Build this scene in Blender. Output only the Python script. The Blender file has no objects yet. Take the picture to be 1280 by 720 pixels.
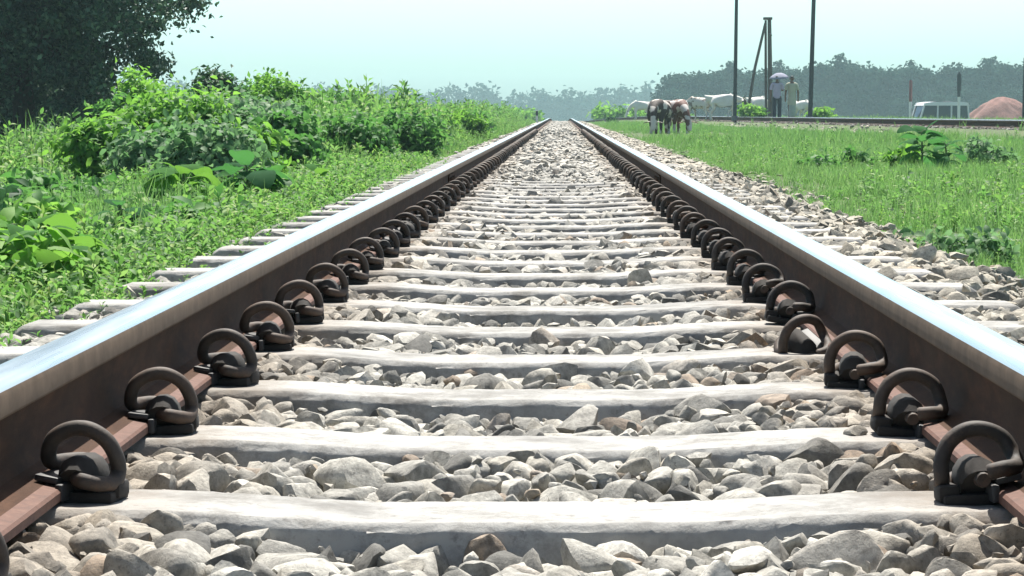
import bpy, bmesh, math, random
import numpy as np
from mathutils import Vector, Matrix, Euler

SC = bpy.context.scene
COL = SC.collection
rng = np.random.default_rng(7)
random.seed(7)
R = math.radians
F_PX = 3480.0
CAM = (0.032, 0.0, 0.396)

# ------------------------------------------------------------------ camera
cd = bpy.data.cameras.new('camera')
cd.sensor_width = 36.0
cd.lens = 36.0 * F_PX / 1280.0
cd.clip_start = 0.05
cd.clip_end = 6000
cam = bpy.data.objects.new('camera', cd)
COL.objects.link(cam)
cam.location = CAM
cam.rotation_euler = (R(90) - math.atan(219 / F_PX), 0, math.atan(61 / F_PX))
SC.camera = cam

# ------------------------------------------------------------------ light
SUN_EL, SUN_AZ = R(60), R(4)
world = bpy.data.worlds.new('World')
SC.world = world
world.use_nodes = True
wn = world.node_tree
wn.nodes.clear()
sky = wn.nodes.new('ShaderNodeTexSky')
sky.sky_type = 'NISHITA'
sky.sun_disc = False
sky.sun_elevation = SUN_EL
sky.sun_rotation = SUN_AZ
sky.air_density = 1.0
sky.dust_density = 3.0
sky.ozone_density = 1.0
tint = wn.nodes.new('ShaderNodeMix')
tint.data_type = 'RGBA'
tint.blend_type = 'MULTIPLY'
tint.inputs[0].default_value = 1.0
geo = wn.nodes.new('ShaderNodeTexCoord')
sep = wn.nodes.new('ShaderNodeSeparateXYZ')
wn.links.new(geo.outputs['Generated'], sep.inputs[0])
rmp = wn.nodes.new('ShaderNodeValToRGB')
rmp.color_ramp.elements[0].position = 0.07
rmp.color_ramp.elements[0].color = (1.07, 1.76, 2.20, 1)
rmp.color_ramp.elements[1].position = 0.30
rmp.color_ramp.elements[1].color = (0.60, 0.60, 0.58, 1)
wn.links.new(sep.outputs[2], rmp.inputs[0])
wn.links.new(rmp.outputs[0], tint.inputs[7])
bg = wn.nodes.new('ShaderNodeBackground')
bg.inputs[1].default_value = 0.10
wo = wn.nodes.new('ShaderNodeOutputWorld')
wn.links.new(sky.outputs[0], tint.inputs[6])
wn.links.new(tint.outputs[2], bg.inputs[0])
wn.links.new(bg.outputs[0], wo.inputs[0])

sl = bpy.data.lights.new('sun', 'SUN')
sl.energy = 5.0
sl.angle = R(0.6)
sl.color = (1.0, 0.965, 0.90)
sun = bpy.data.objects.new('sun', sl)
COL.objects.link(sun)
sun.rotation_euler = Vector((math.sin(SUN_AZ) * math.cos(SUN_EL), math.cos(SUN_AZ) * math.cos(SUN_EL),
                             math.sin(SUN_EL))).to_track_quat('Z', 'Y').to_euler()
sun.location = (0, 0, 40)

SC.view_settings.view_transform = 'Standard'
SC.view_settings.look = 'None'
SC.view_settings.exposure = 0.97
SC.view_settings.gamma = 1.0
SC.cycles.use_denoising = True
SC.cycles.volume_bounces = 0
SC.cycles.max_bounces = 8
SC.cycles.transparent_max_bounces = 8


# ------------------------------------------------------------------ helpers
def tag(o, label=None, cat=None, group=None, kind=None):
    if label: o['label'] = label
    if cat: o['category'] = cat
    if group: o['group'] = group
    if kind: o['kind'] = kind
    return o


def link(name, me, mat=None, parent=None):
    o = bpy.data.objects.new(name, me)
    COL.objects.link(o)
    if mat is not None:
        for m in (mat if isinstance(mat, (list, tuple)) else [mat]):
            me.materials.append(m)
    if parent is not None: o.parent = parent
    return o


def empty(name, loc, rz=0.0):
    o = bpy.data.objects.new(name, None)
    COL.objects.link(o)
    o.empty_display_size = 0.1
    o.location = loc
    o.rotation_euler = (0, 0, rz)
    return o


def dup(root, loc=None, rot=None, scale=None):
    r = root.copy(); COL.objects.link(r)
    if loc is not None: r.location = loc
    if rot is not None: r.rotation_euler = rot
    if scale is not None: r.scale = scale
    for ch in root.children:
        c = ch.copy(); COL.objects.link(c); c.parent = r
        for g in ch.children:
            d = g.copy(); COL.objects.link(d); d.parent = c
    return r


def np_mesh(name, V, faces, smooth=True, mat_idx=None):
    """faces: list of (m,k) int arrays"""
    me = bpy.data.meshes.new(name)
    V = np.asarray(V, np.float32)
    me.vertices.add(len(V))
    me.vertices.foreach_set('co', V.ravel())
    loops = np.concatenate([np.asarray(f, np.int32).ravel() for f in faces])
    tot = np.concatenate([np.full(len(f), f.shape[1], np.int32) for f in faces])
    start = np.zeros(len(tot), np.int32)
    start[1:] = np.cumsum(tot)[:-1]
    me.loops.add(len(loops))
    me.loops.foreach_set('vertex_index', loops)
    me.polygons.add(len(tot))
    me.polygons.foreach_set('loop_start', start)
    me.polygons.foreach_set('loop_total', tot)
    me.polygons.foreach_set('use_smooth', np.full(len(tot), bool(smooth)))
    if mat_idx is not None:
        me.polygons.foreach_set('material_index', np.asarray(mat_idx, np.int32))
    me.update(calc_edges=True)
    return me


class MB:
    """bmesh collector"""
    def __init__(self):
        self.bm = bmesh.new()

    def box(self, c, s, rot=(0, 0, 0), taper=1.0, bevel=0.0):
        M = Matrix.Translation(c) @ Euler(rot).to_matrix().to_4x4()
        g = bmesh.ops.create_cube(self.bm, size=1.0)
        for v in g['verts']:
            t = taper if v.co.z > 0 else 1.0
            v.co = M @ Vector((v.co.x * s[0] * t, v.co.y * s[1] * t, v.co.z * s[2]))
        if bevel > 0:
            es = list({e for v in g['verts'] for e in v.link_edges})
            bmesh.ops.bevel(self.bm, geom=es, offset=bevel, segments=2, affect='EDGES', profile=0.5)
        return self

    def loft(self, pts, radii, n=10, squash=None, cap=True, up=(0, 0, 1)):
        """tube through points, round or elliptical"""
        pts = [Vector(p) for p in pts]
        rings = []
        prev = None
        for i, p in enumerate(pts):
            a = pts[max(i - 1, 0)]; b = pts[min(i + 1, len(pts) - 1)]
            t = (b - a).normalized()
            if prev is None:
                ref = Vector(up)
                if abs(ref.dot(t)) > 0.95: ref = Vector((1, 0, 0))
                x = ref.cross(t).normalized()
            else:
                x = (prev - t * prev.dot(t))
                x = x.normalized() if x.length > 1e-6 else Vector((1, 0, 0)).cross(t).normalized()
            prev = x
            y = t.cross(x)
            r = radii[i]
            rx, ry = (r, r) if not isinstance(r, (tuple, list)) else r
            rings.append([self.bm.verts.new(p + x * rx * math.cos(2 * math.pi * k / n) + y * ry * math.sin(2 * math.pi * k / n))
                          for k in range(n)])
        for a, b in zip(rings[:-1], rings[1:]):
            for k in range(n):
                self.bm.faces.new((a[k], a[(k + 1) % n], b[(k + 1) % n], b[k]))
        if cap:
            self.bm.faces.new(list(reversed(rings[0])))
            self.bm.faces.new(rings[-1])
        return self

    def prism(self, outline, axis_pts, cap=True):
        """outline of (x,z) swept along list of (offset Vector)"""
        rings = [[self.bm.verts.new((x + o[0], o[1], z + o[2])) for x, z in outline] for o in axis_pts]
        n = len(outline)
        for a, b in zip(rings[:-1], rings[1:]):
            for k in range(n):
                self.bm.faces.new((a[k], a[(k + 1) % n], b[(k + 1) % n], b[k]))
        if cap:
            self.bm.faces.new(list(reversed(rings[0])))
            self.bm.faces.new(rings[-1])
        return self

    def build(self, name, mat, parent=None, smooth=True, sharp=35):
        bmesh.ops.recalc_face_normals(self.bm, faces=self.bm.faces)
        me = bpy.data.meshes.new(name)
        self.bm.to_mesh(me)
        self.bm.free()
        if smooth:
            me.polygons.foreach_set('use_smooth', np.full(len(me.polygons), True))
            try: me.set_sharp_from_angle(angle=R(sharp))
            except Exception: pass
        return link(name, me, mat, parent)


# ------------------------------------------------------------------ materials
def new_mat(name):
    m = bpy.data.materials.new(name)
    m.use_nodes = True
    nt = m.node_tree
    return m, nt, nt.nodes['Principled BSDF']


def N(nt, typ, **kw):
    n = nt.nodes.new(typ)
    for k, v in kw.items(): setattr(n, k, v)
    return n


def ramp(nt, stops, fac):
    r = N(nt, 'ShaderNodeValToRGB')
    el = r.color_ramp.elements
    while len(el) < len(stops): el.new(0.5)
    for e, (p, c) in zip(el, stops):
        e.position = p
        e.color = (*c, 1)
    nt.links.new(fac, r.inputs[0])
    return r.outputs[0]


def noise(nt, scale, detail=4, rough=0.6, obj=True, stretch=None):
    tc = N(nt, 'ShaderNodeTexCoord')
    out = tc.outputs['Object']
    if stretch:
        mp = N(nt, 'ShaderNodeMapping')
        mp.inputs['Scale'].default_value = stretch
        nt.links.new(out, mp.inputs[0]); out = mp.outputs[0]
    n = N(nt, 'ShaderNodeTexNoise')
    n.inputs['Scale'].default_value = scale
    n.inputs['Detail'].default_value = detail
    n.inputs['Roughness'].default_value = rough
    nt.links.new(out, n.inputs['Vector'])
    return n.outputs[0]


def mixc(nt, fac, a, b, mode='MIX'):
    m = N(nt, 'ShaderNodeMix', data_type='RGBA', blend_type=mode)
    for sock, v in ((0, fac), (6, a), (7, b)):
        if isinstance(v, (int, float)): m.inputs[sock].default_value = v
        elif isinstance(v, tuple): m.inputs[sock].default_value = (*v, 1)
        else: nt.links.new(v, m.inputs[sock])
    return m.outputs[2]


def bump(nt, b, h, strength, dist):
    n = N(nt, 'ShaderNodeBump')
    n.inputs['Strength'].default_value = strength
    n.inputs['Distance'].default_value = dist
    nt.links.new(h, n.inputs['Height'])
    nt.links.new(n.outputs[0], b.inputs['Normal'])


def simple(name, c, rough=0.7, metal=0.0, var=0.25, scale=20, bmp=0.0, bdist=0.002):
    m, nt, b = new_mat(name)
    f = noise(nt, scale, 5, 0.65)
    col = ramp(nt, [(0.25, tuple(x * (1 - var) for x in c)), (0.75, tuple(min(1, x * (1 + var)) for x in c))], f)
    nt.links.new(col, b.inputs['Base Color'])
    b.inputs['Roughness'].default_value = rough
    b.inputs['Metallic'].default_value = metal
    if bmp: bump(nt, b, noise(nt, scale * 3, 5, 0.7), bmp, bdist)
    return m


def leaf_mat(name, stops, trans=0.45, tcol=(0.20, 0.42, 0.05), rough=0.6, patch=None):
    """random tone per leaf"""
    m, nt, b = new_mat(name)
    g = N(nt, 'ShaderNodeNewGeometry')
    col = ramp(nt, stops, g.outputs['Random Per Island'])
    if patch:
        f = noise(nt, patch[0], 3, 0.6)
        f2 = ramp(nt, [(0.42, (0, 0, 0)), (0.62, (1, 1, 1))], f)
        col = mixc(nt, f2, col, mixc(nt, 1.0, col, patch[1], 'MULTIPLY'))
    nt.links.new(col, b.inputs['Base Color'])
    b.inputs['Roughness'].default_value = rough
    b.inputs['Specular IOR Level'].default_value = 0.22
    t = N(nt, 'ShaderNodeBsdfTranslucent')
    tc = mixc(nt, 1.0, mixc(nt, 0.5, col, tcol), (1.0, 1.0, 1.0), 'MULTIPLY')
    nt.links.new(tc, t.inputs[0])
    mx = N(nt, 'ShaderNodeMixShader')
    mx.inputs[0].default_value = trans
    out = nt.nodes['Material Output']
    nt.links.new(b.outputs[0], mx.inputs[1]); nt.links.new(t.outputs[0], mx.inputs[2])
    nt.links.new(mx.outputs[0], out.inputs[0])
    return m


# rail: rust on web and inner foot, there also painting in the head's shadow
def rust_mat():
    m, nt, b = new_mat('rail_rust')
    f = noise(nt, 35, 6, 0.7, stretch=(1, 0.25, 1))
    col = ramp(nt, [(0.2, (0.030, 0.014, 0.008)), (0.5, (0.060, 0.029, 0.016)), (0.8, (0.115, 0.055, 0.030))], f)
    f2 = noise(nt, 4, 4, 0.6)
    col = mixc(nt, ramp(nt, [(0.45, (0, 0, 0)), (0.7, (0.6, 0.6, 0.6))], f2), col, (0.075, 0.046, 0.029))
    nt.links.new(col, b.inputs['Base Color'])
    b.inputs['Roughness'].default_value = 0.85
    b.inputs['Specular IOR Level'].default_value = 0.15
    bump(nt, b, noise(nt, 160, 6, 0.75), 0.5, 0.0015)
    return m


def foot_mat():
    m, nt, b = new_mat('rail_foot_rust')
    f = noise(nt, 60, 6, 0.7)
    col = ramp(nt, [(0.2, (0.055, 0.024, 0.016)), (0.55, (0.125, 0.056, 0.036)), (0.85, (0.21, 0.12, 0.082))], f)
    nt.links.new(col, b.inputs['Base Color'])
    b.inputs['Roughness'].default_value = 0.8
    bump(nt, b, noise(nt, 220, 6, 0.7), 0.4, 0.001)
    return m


def head_mat():
    m, nt, b = new_mat('rail_polished')
    f = noise(nt, 6, 3, 0.5, stretch=(9, 0.35, 9))
    col = ramp(nt, [(0.25, (0.33, 0.37, 0.385)), (0.8, (0.45, 0.49, 0.50))], f)
    nt.links.new(col, b.inputs['Base Color'])
    b.inputs['Metallic'].default_value = 0.85
    rr = ramp(nt, [(0.3, (0.25,) * 3), (0.75, (0.32,) * 3)], f)
    nt.links.new(rr, b.inputs['Roughness'])
    return m


def concrete_mat():
    m, nt, b = new_mat('sleeper_concrete')
    oi = N(nt, 'ShaderNodeObjectInfo')
    tc = N(nt, 'ShaderNodeTexCoord')
    ad = N(nt, 'ShaderNodeVectorMath', operation='ADD')
    sc = N(nt, 'ShaderNodeVectorMath', operation='SCALE')
    cm = N(nt, 'ShaderNodeCombineXYZ')
    for i in range(3): nt.links.new(oi.outputs['Random'], cm.inputs[i])
    nt.links.new(cm.outputs[0], sc.inputs[0]); sc.inputs['Scale'].default_value = 37.0
    nt.links.new(tc.outputs['Object'], ad.inputs[0]); nt.links.new(sc.outputs[0], ad.inputs[1])
    def nz(s, d=5, r=0.65):
        n = N(nt, 'ShaderNodeTexNoise')
        n.inputs['Scale'].default_value = s; n.inputs['Detail'].default_value = d; n.inputs['Roughness'].default_value = r
        nt.links.new(ad.outputs[0], n.inputs['Vector'])
        return n.outputs[0]
    col = ramp(nt, [(0.28, (0.16, 0.157, 0.147)), (0.5, (0.335, 0.33, 0.312)), (0.8, (0.44, 0.435, 0.41))], nz(7))
    st = ramp(nt, [(0.47, (0, 0, 0)), (0.62, (0.85, 0.85, 0.85))], nz(5.2, 8, 0.78))
    col = mixc(nt, st, col, (0.14, 0.132, 0.117))
    sp = ramp(nt, [(0.60, (0, 0, 0)), (0.70, (0.7, 0.7, 0.7))], nz(55, 4, 0.6))
    col = mixc(nt, sp, col, (0.17, 0.16, 0.15))
    # rusty dust under the rails
    sx = N(nt, 'ShaderNodeSeparateXYZ'); nt.links.new(tc.outputs['Object'], sx.inputs[0])
    ab = N(nt, 'ShaderNodeMath', operation='ABSOLUTE'); nt.links.new(sx.outputs[0], ab.inputs[0])
    sb = N(nt, 'ShaderNodeMath', operation='SUBTRACT'); nt.links.new(ab.outputs[0], sb.inputs[0]); sb.inputs[1].default_value = 0.52
    ab2 = N(nt, 'ShaderNodeMath', operation='ABSOLUTE'); nt.links.new(sb.outputs[0], ab2.inputs[0])
    rs = ramp(nt, [(0.07, (0.8, 0.8, 0.8)), (0.20, (0, 0, 0))], ab2.outputs[0])
    col = mixc(nt, mixc(nt, 1.0, rs, ramp(nt, [(0.3, (0.3,) * 3), (0.7, (1, 1, 1))], nz(18)), 'MULTIPLY'), col, (0.21, 0.16, 0.115))
    nt.links.new(col, b.inputs['Base Color'])
    b.inputs['Roughness'].default_value = 0.85
    bump(nt, b, nz(90, 6, 0.75), 0.6, 0.003)
    return m


def stone_mat():
    m, nt, b = new_mat('ballast_stone')
    g = N(nt, 'ShaderNodeNewGeometry')
    col = ramp(nt, [(0.0, (0.10, 0.10, 0.095)), (0.12, (0.24, 0.235, 0.22)), (0.40, (0.36, 0.35, 0.325)), (0.66, (0.46, 0.45, 0.42)),
                    (0.84, (0.36, 0.34, 0.30)), (0.93, (0.54, 0.53, 0.50)), (0.975, (0.26, 0.205, 0.16)), (1.0, (0.38, 0.32, 0.25))],
               g.outputs['Random Per Island'])
    f = noise(nt, 70, 6, 0.7)
    col = mixc(nt, 1.0, col, ramp(nt, [(0.3, (0.46, 0.455, 0.43)), (0.7, (1.40, 1.385, 1.32))], f), 'MULTIPLY')
    sp = ramp(nt, [(0.58, (0, 0, 0)), (0.68, (0.55, 0.55, 0.55))], noise(nt, 260, 3, 0.6))
    col = mixc(nt, sp, col, (0.13, 0.125, 0.12))
    # rust and brake dust close to the rails
    tc = N(nt, 'ShaderNodeTexCoord')
    sx = N(nt, 'ShaderNodeSeparateXYZ'); nt.links.new(tc.outputs['Object'], sx.inputs[0])
    ab = N(nt, 'ShaderNodeMath', operation='ABSOLUTE'); nt.links.new(sx.outputs[0], ab.inputs[0])
    sb = N(nt, 'ShaderNodeMath', operation='SUBTRACT'); nt.links.new(ab.outputs[0], sb.inputs[0]); sb.inputs[1].default_value = 0.52
    ab2 = N(nt, 'ShaderNodeMath', operation='ABSOLUTE'); nt.links.new(sb.outputs[0], ab2.inputs[0])
    rs = ramp(nt, [(0.05, (0.72,) * 3), (0.24, (0, 0, 0))], ab2.outputs[0])
    col = mixc(nt, rs, col, mixc(nt, 1.0, col, (0.62, 0.50, 0.40), 'MULTIPLY'))
    ds = ramp(nt, [(0.60, (0, 0, 0)), (0.98, (0.9, 0.9, 0.9))], sx.outputs[0])
    col = mixc(nt, ds, col, mixc(nt, 1.0, col, (0.96, 0.91, 0.82), 'MULTIPLY'))
    nt.links.new(col, b.inputs['Base Color'])
    b.inputs['Roughness'].default_value = 0.8
    bump(nt, b, noise(nt, 120, 6, 0.75), 0.7, 0.004)
    return m


def ground_mat():
    m, nt, b = new_mat('soil_and_turf')
    f = noise(nt, 0.6, 6, 0.65)
    col = ramp(nt, [(0.3, (0.055, 0.085, 0.028)), (0.55, (0.085, 0.12, 0.04)), (0.75, (0.14, 0.13, 0.07))], f)
    tc = N(nt, 'ShaderNodeTexCoord')
    sx = N(nt, 'ShaderNodeSeparateXYZ'); nt.links.new(tc.outputs['Object'], sx.inputs[0])
    ab = N(nt, 'ShaderNodeMath', operation='ABSOLUTE'); nt.links.new(sx.outputs[0], ab.inputs[0])
    rs = ramp(nt, [(0.0, (1, 1, 1)), (0.15, (1, 1, 1)), (0.19, (0, 0, 0))],
              (lambda d: (nt.links.new(ab.outputs[0], d.inputs[0]), d.outputs[0])[1])(
                  (lambda d: (setattr(d, 'operation', 'DIVIDE'), d.inputs[1].__setattr__('default_value', 8.0), d)[2])(N(nt, 'ShaderNodeMath'))))
    fine = noise(nt, 40, 5, 0.7)
    dirt = ramp(nt, [(0.3, (0.05, 0.045, 0.038)), (0.7, (0.17, 0.155, 0.13))], fine)
    col = mixc(nt, rs, col, dirt)
    nt.links.new(col, b.inputs['Base Color'])
    b.inputs['Roughness'].default_value = 0.95
    bump(nt, b, fine, 0.8, 0.02)
    return m


M = {}
M['rust'] = rust_mat()
M['foot'] = foot_mat()
M['head'] = head_mat()
M['concrete'] = concrete_mat()
M['stone'] = stone_mat()
M['ground'] = ground_mat()
M['headside'] = simple('rail_head_side', (0.125, 0.085, 0.056), 0.8, 0.0, 0.35, 25, 0.3, 0.001)
M['headside'].node_tree.nodes['Principled BSDF'].inputs['Specular IOR Level'].default_value = 0.2
M['clip'] = simple('clip_iron', (0.046, 0.035, 0.027), 0.7, 0.0, 0.55, 45, 0.5, 0.0012)
_nt = M['clip'].node_tree; _b = _nt.nodes['Principled BSDF']
_oi = N(_nt, 'ShaderNodeObjectInfo')
_c = _b.inputs['Base Color'].links[0].from_socket
_r = ramp(_nt, [(0.0, (0.55, 0.52, 0.50)), (0.5, (1.0, 1.0, 1.0)), (1.0, (1.5, 1.25, 1.05))], _oi.outputs['Random'])
_c2 = mixc(_nt, 1.0, _c, _r, 'MULTIPLY')
_f = ramp(_nt, [(0.5, (0, 0, 0)), (0.66, (0.8, 0.8, 0.8))], noise(_nt, 38, 6, 0.75))
_nt.links.new(mixc(_nt, _f, _c2, (0.095, 0.058, 0.037)), _b.inputs['Base Color'])
M['shoulder'] = simple('cast_iron_shoulder', (0.026, 0.021, 0.017), 0.85, 0.0, 0.4, 60, 0.5, 0.001)
M['insulator'] = simple('insulator_plastic', (0.035, 0.033, 0.032), 0.6, 0.0, 0.3, 60)
M['bark'] = simple('bark', (0.045, 0.038, 0.03), 0.9, 0, 0.4, 9, 0.8, 0.02)
M['stem'] = simple('green_stem', (0.10, 0.16, 0.05), 0.7, 0, 0.3, 30)
G1, G2, G3, G4 = (0.030, 0.075, 0.020), (0.065, 0.145, 0.030), (0.105, 0.21, 0.040), (0.17, 0.28, 0.07)
M['weed'] = leaf_mat('weed_leaf', [(0.0, (0.026, 0.085, 0.030)), (0.3, (0.065, 0.175, 0.050)), (0.7, (0.14, 0.29, 0.08)), (1.0, (0.30, 0.43, 0.16))],
                     0.42, (0.26, 0.58, 0.11), patch=(0.9, (1.35, 1.15, 0.75)))
M['grass'] = leaf_mat('grass_blade', [(0.0, (0.08, 0.19, 0.06)), (0.5, (0.16, 0.31, 0.09)), (0.9, (0.25, 0.39, 0.13)), (1.0, (0.40, 0.42, 0.22))],
                      0.40, (0.30, 0.58, 0.15), patch=(0.7, (0.70, 0.88, 0.68)))
M['lime'] = leaf_mat('lime_leaf', [(0.0, (0.04, 0.14, 0.03)), (0.5, (0.11, 0.29, 0.05)), (1.0, (0.22, 0.40, 0.08))], 0.5, (0.30, 0.62, 0.07))
M['mid'] = leaf_mat('mid_leaf', [(0.0, (0.028, 0.10, 0.03)), (0.5, (0.07, 0.20, 0.05)), (1.0, (0.16, 0.32, 0.09))], 0.42, (0.17, 0.46, 0.08))
M['dark'] = leaf_mat('dark_bush_leaf', [(0.0, (0.02, 0.055, 0.025)), (0.5, (0.035, 0.09, 0.038)), (1.0, (0.08, 0.15, 0.06))], 0.3, (0.08, 0.22, 0.07))
M['greygreen'] = leaf_mat('grey_green_leaf', [(0.0, (0.06, 0.14, 0.06)), (0.5, (0.13, 0.24, 0.11)), (1.0, (0.24, 0.36, 0.19))], 0.42, (0.20, 0.44, 0.14))
M['tree'] = leaf_mat('tree_leaf', [(0.0, (0.018, 0.042, 0.028)), (0.6, (0.036, 0.075, 0.046)), (1.0, (0.11, 0.17, 0.11))], 0.18, (0.05, 0.13, 0.05), 0.5, patch=(1.1, (2.0, 2.0, 1.8)))  # brighter stop and patches paint sunlit clumps into the leaf colour
M['fartree'] = leaf_mat('far_tree_leaf', [(0.0, (0.009, 0.038, 0.027)), (1.0, (0.020, 0.062, 0.042))], 0.1, (0.05, 0.10, 0.03), 0.95)
M['fartree'].node_tree.nodes['Principled BSDF'].inputs['Specular IOR Level'].default_value = 0.05


def big_leaf_mat(name, c1, c2, tcol):
    m = leaf_mat(name, [(0.0, c1), (1.0, c2)], 0.42, tcol, 0.55)
    nt = m.node_tree; b = nt.nodes['Principled BSDF']
    b.inputs['Specular IOR Level'].default_value = 0.05
    b.inputs['Roughness'].default_value = 0.75
    w = N(nt, 'ShaderNodeTexWave'); w.inputs['Scale'].default_value = 14; w.inputs['Distortion'].default_value = 1.5
    tc = N(nt, 'ShaderNodeTexCoord'); nt.links.new(tc.outputs['UV'], w.inputs['Vector'])
    bump(nt, b, noise(nt, 60, 3), 0.35, 0.004)
    return m


M['broad'] = big_leaf_mat('broad_leaf', (0.05, 0.15, 0.035), (0.12, 0.27, 0.06), (0.26, 0.55, 0.06))
M['broadblue'] = big_leaf_mat('blue_green_broad_leaf', (0.025, 0.10, 0.035), (0.07, 0.20, 0.06), (0.12, 0.38, 0.08))


# ------------------------------------------------------------------ terrain
def sstep(a, b, x):
    t = np.clip((np.asarray(x, float) - a) / (b - a), 0, 1)
    return t * t * (3 - 2 * t)


def crest(y):
    y = np.asarray(y, float)
    d = np.clip(y - 128, 0, None)
    k = 45.0
    return -np.where(d < k, 0.00009 * d * d, 0.00009 * k * k + 0.0081 * (d - k))


def track2_x(y):
    return 9.65 - 0.0507 * (np.asarray(y, float) - 58)


RNG_W = np.random.default_rng(3)
_ph = RNG_W.uniform(0, 6.28, (12,)); _kx = RNG_W.normal(0, 1.2, 12); _ky = RNG_W.normal(0, 1.2, 12)


def lumps(x, y, s=1.0):
    x = np.asarray(x, float) * s; y = np.asarray(y, float) * s
    v = 0
    for p, a, b in zip(_ph, _kx, _ky): v = v + np.sin(a * x + b * y + p)
    return v / 4.0


def ground_z(x, y):
    x = np.asarray(x, float); y = np.asarray(y, float)
    z = np.full(np.broadcast(x, y).shape, -0.085)
    z = z - 0.05 * sstep(1.0, 1.7, x)
    z = z - 0.05 * sstep(-0.95, -1.35, x)
    z = z - 0.38 * sstep(-4.8, -7.5, x)
    z = z - 0.14 * sstep(-3.2, -4.6, x) * (1 - sstep(24, 30, y))
    x2 = track2_x(y)
    up = sstep(x2 - 1.75, x2 - 1.0, x)
    z = z + 0.20 * up * (1 - sstep(300, 420, y))
    z = z - 1.0 * sstep(x2 + 5, x2 + 14, x) * up
    z = z + 0.02 * lumps(x, y, 1.3) * sstep(1.3, 2.2, np.abs(x)) * (1 - up)
    return z + crest(y)


xs = np.unique(np.round(np.concatenate([np.linspace(-420, -40, 15), np.linspace(-40, -12, 15), np.arange(-12, 14.01, 0.25), np.linspace(14, 40, 14),
                                        np.linspace(40, 420, 15)]), 3))
ys = np.unique(np.round(np.concatenate([np.linspace(-30, 2, 8), np.arange(2, 60, 0.5), np.arange(60, 150, 2.0), np.arange(150, 500, 10),
                                        np.linspace(500, 1000, 11)]), 3))
X, Y = np.meshgrid(xs, ys)
Z = ground_z(X, Y)
V = np.stack([X, Y, Z], -1).reshape(-1, 3)
nx, ny = len(xs), len(ys)
i = np.arange((nx - 1) * (ny - 1)); r_, c_ = i // (nx - 1), i % (nx - 1)
a = r_ * nx + c_
g = link('ground', np_mesh('ground', V, [np.stack([a, a + 1, a + nx + 1, a + nx], 1)]), M['ground'])
tag(g, 'flat earth and turf under the tracks and verges', 'ground', kind='structure')

# ------------------------------------------------------------------ rails
HH = 0.128      # rail height
BASE = 0.005    # on the rail pad
TOP = BASE + HH
HEADC = 0.502 + 0.0315   # centre of the rail from the track's centre


def rail_outline():
    half = [(0.061, 0.000), (0.061, 0.0085), (0.058, 0.0115), (0.042, 0.0145), (0.030, 0.0175), (0.014, 0.0235), (0.0085, 0.033), (0.0068, 0.050),
            (0.0068, 0.075), (0.0085, 0.086), (0.0140, 0.0915), (0.0300, 0.0975), (0.0315, 0.1000), (0.0315, 0.1180), (0.0295, 0.1235),
            (0.0240, 0.1268), (0.0140, 0.1278), (0.0, 0.1282)]
    return half, half + [(-x, z) for x, z in reversed(half[:-1])]


def make_rail(name, path, label, group):
    half, out = rail_outline()
    n = len(out)
    V = []
    for (px, py, pz) in path:
        V += [(px + x, py, pz + z) for x, z in out]
    F, mi = [], []
    m = len(path)
    k = np.arange(n)
    for s in range(m - 1):
        F.append(np.stack([s * n + k, s * n + (k + 1) % n, (s + 1) * n + (k + 1) % n, (s + 1) * n + k], 1))
    F = np.concatenate(F)
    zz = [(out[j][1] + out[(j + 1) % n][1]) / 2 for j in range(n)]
    one = [2 if (z > 0.1225) else (3 if z > 0.0985 else (1 if (0.001 < z < 0.0150) else 0)) for z in zz]  # inner foot takes the dark web colour: dirt plus the head's shadow painted in
    mi = np.tile(one, m - 1)
    c0 = np.arange(n)[None, ::-1]; c1 = (np.arange(n) + (m - 1) * n)[None]
    me = np_mesh(name, V, [F, c0, c1], True, np.concatenate([mi, [0, 0]]))
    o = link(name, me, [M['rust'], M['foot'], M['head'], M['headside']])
    bm = bmesh.new(); bm.from_mesh(me); bmesh.ops.recalc_face_normals(bm, faces=bm.faces); bm.to_mesh(me); bm.free()
    me.set_sharp_from_angle(angle=R(28))
    tag(o, label, 'rail', group)
    return o


yy = np.concatenate([[0.6], np.arange(2, 126, 4.0), np.arange(126, 300, 3.0)])
rails = {}
for s, lab in ((-1, 'long rusty rail with bright worn top beside the green weeds on the left verge'),
               (1, 'long rusty rail with bright worn top beside the stony right shoulder')):
    path = [(s * HEADC, y, BASE + float(crest(y))) for y in yy]
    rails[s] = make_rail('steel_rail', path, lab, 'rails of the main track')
    # a bolted joint in each rail
    for side in (-1, 1):
        jb = MB().prism([(0.0, 0.027), (0.012, 0.022), (0.012, 0.034), (0.007, 0.045), (0.007, 0.075), (0.012, 0.087), (0.0, 0.090)],
                        [(0, 13.75, 0), (0, 14.25, 0)])
        o = jb.build('joint_bar', M['rust'], rails[s])
        o.location = (s * HEADC + side * 0.0085, 0, BASE)
        o.scale = (side, 1, 1)
        for yb in (13.82, 13.94, 14.06, 14.18):
            MB().loft([(0.006, yb, 0.06), (0.017, yb, 0.06), (0.020, yb, 0.06)], [0.015, 0.015, 0.012], 6).build('bolt', M['rust'], o)

y2 = np.arange(30, 300, 4.0)
for off, lab in ((-0.534, 'nearer dark rail of the second track crossing behind the right grass'),
                 (0.534, 'farther rail of the second track, behind its nearer rail')):
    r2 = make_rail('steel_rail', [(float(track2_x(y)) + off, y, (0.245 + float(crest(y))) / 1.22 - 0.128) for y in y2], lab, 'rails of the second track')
    r2.scale = (1, 1, 1.22)


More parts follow.
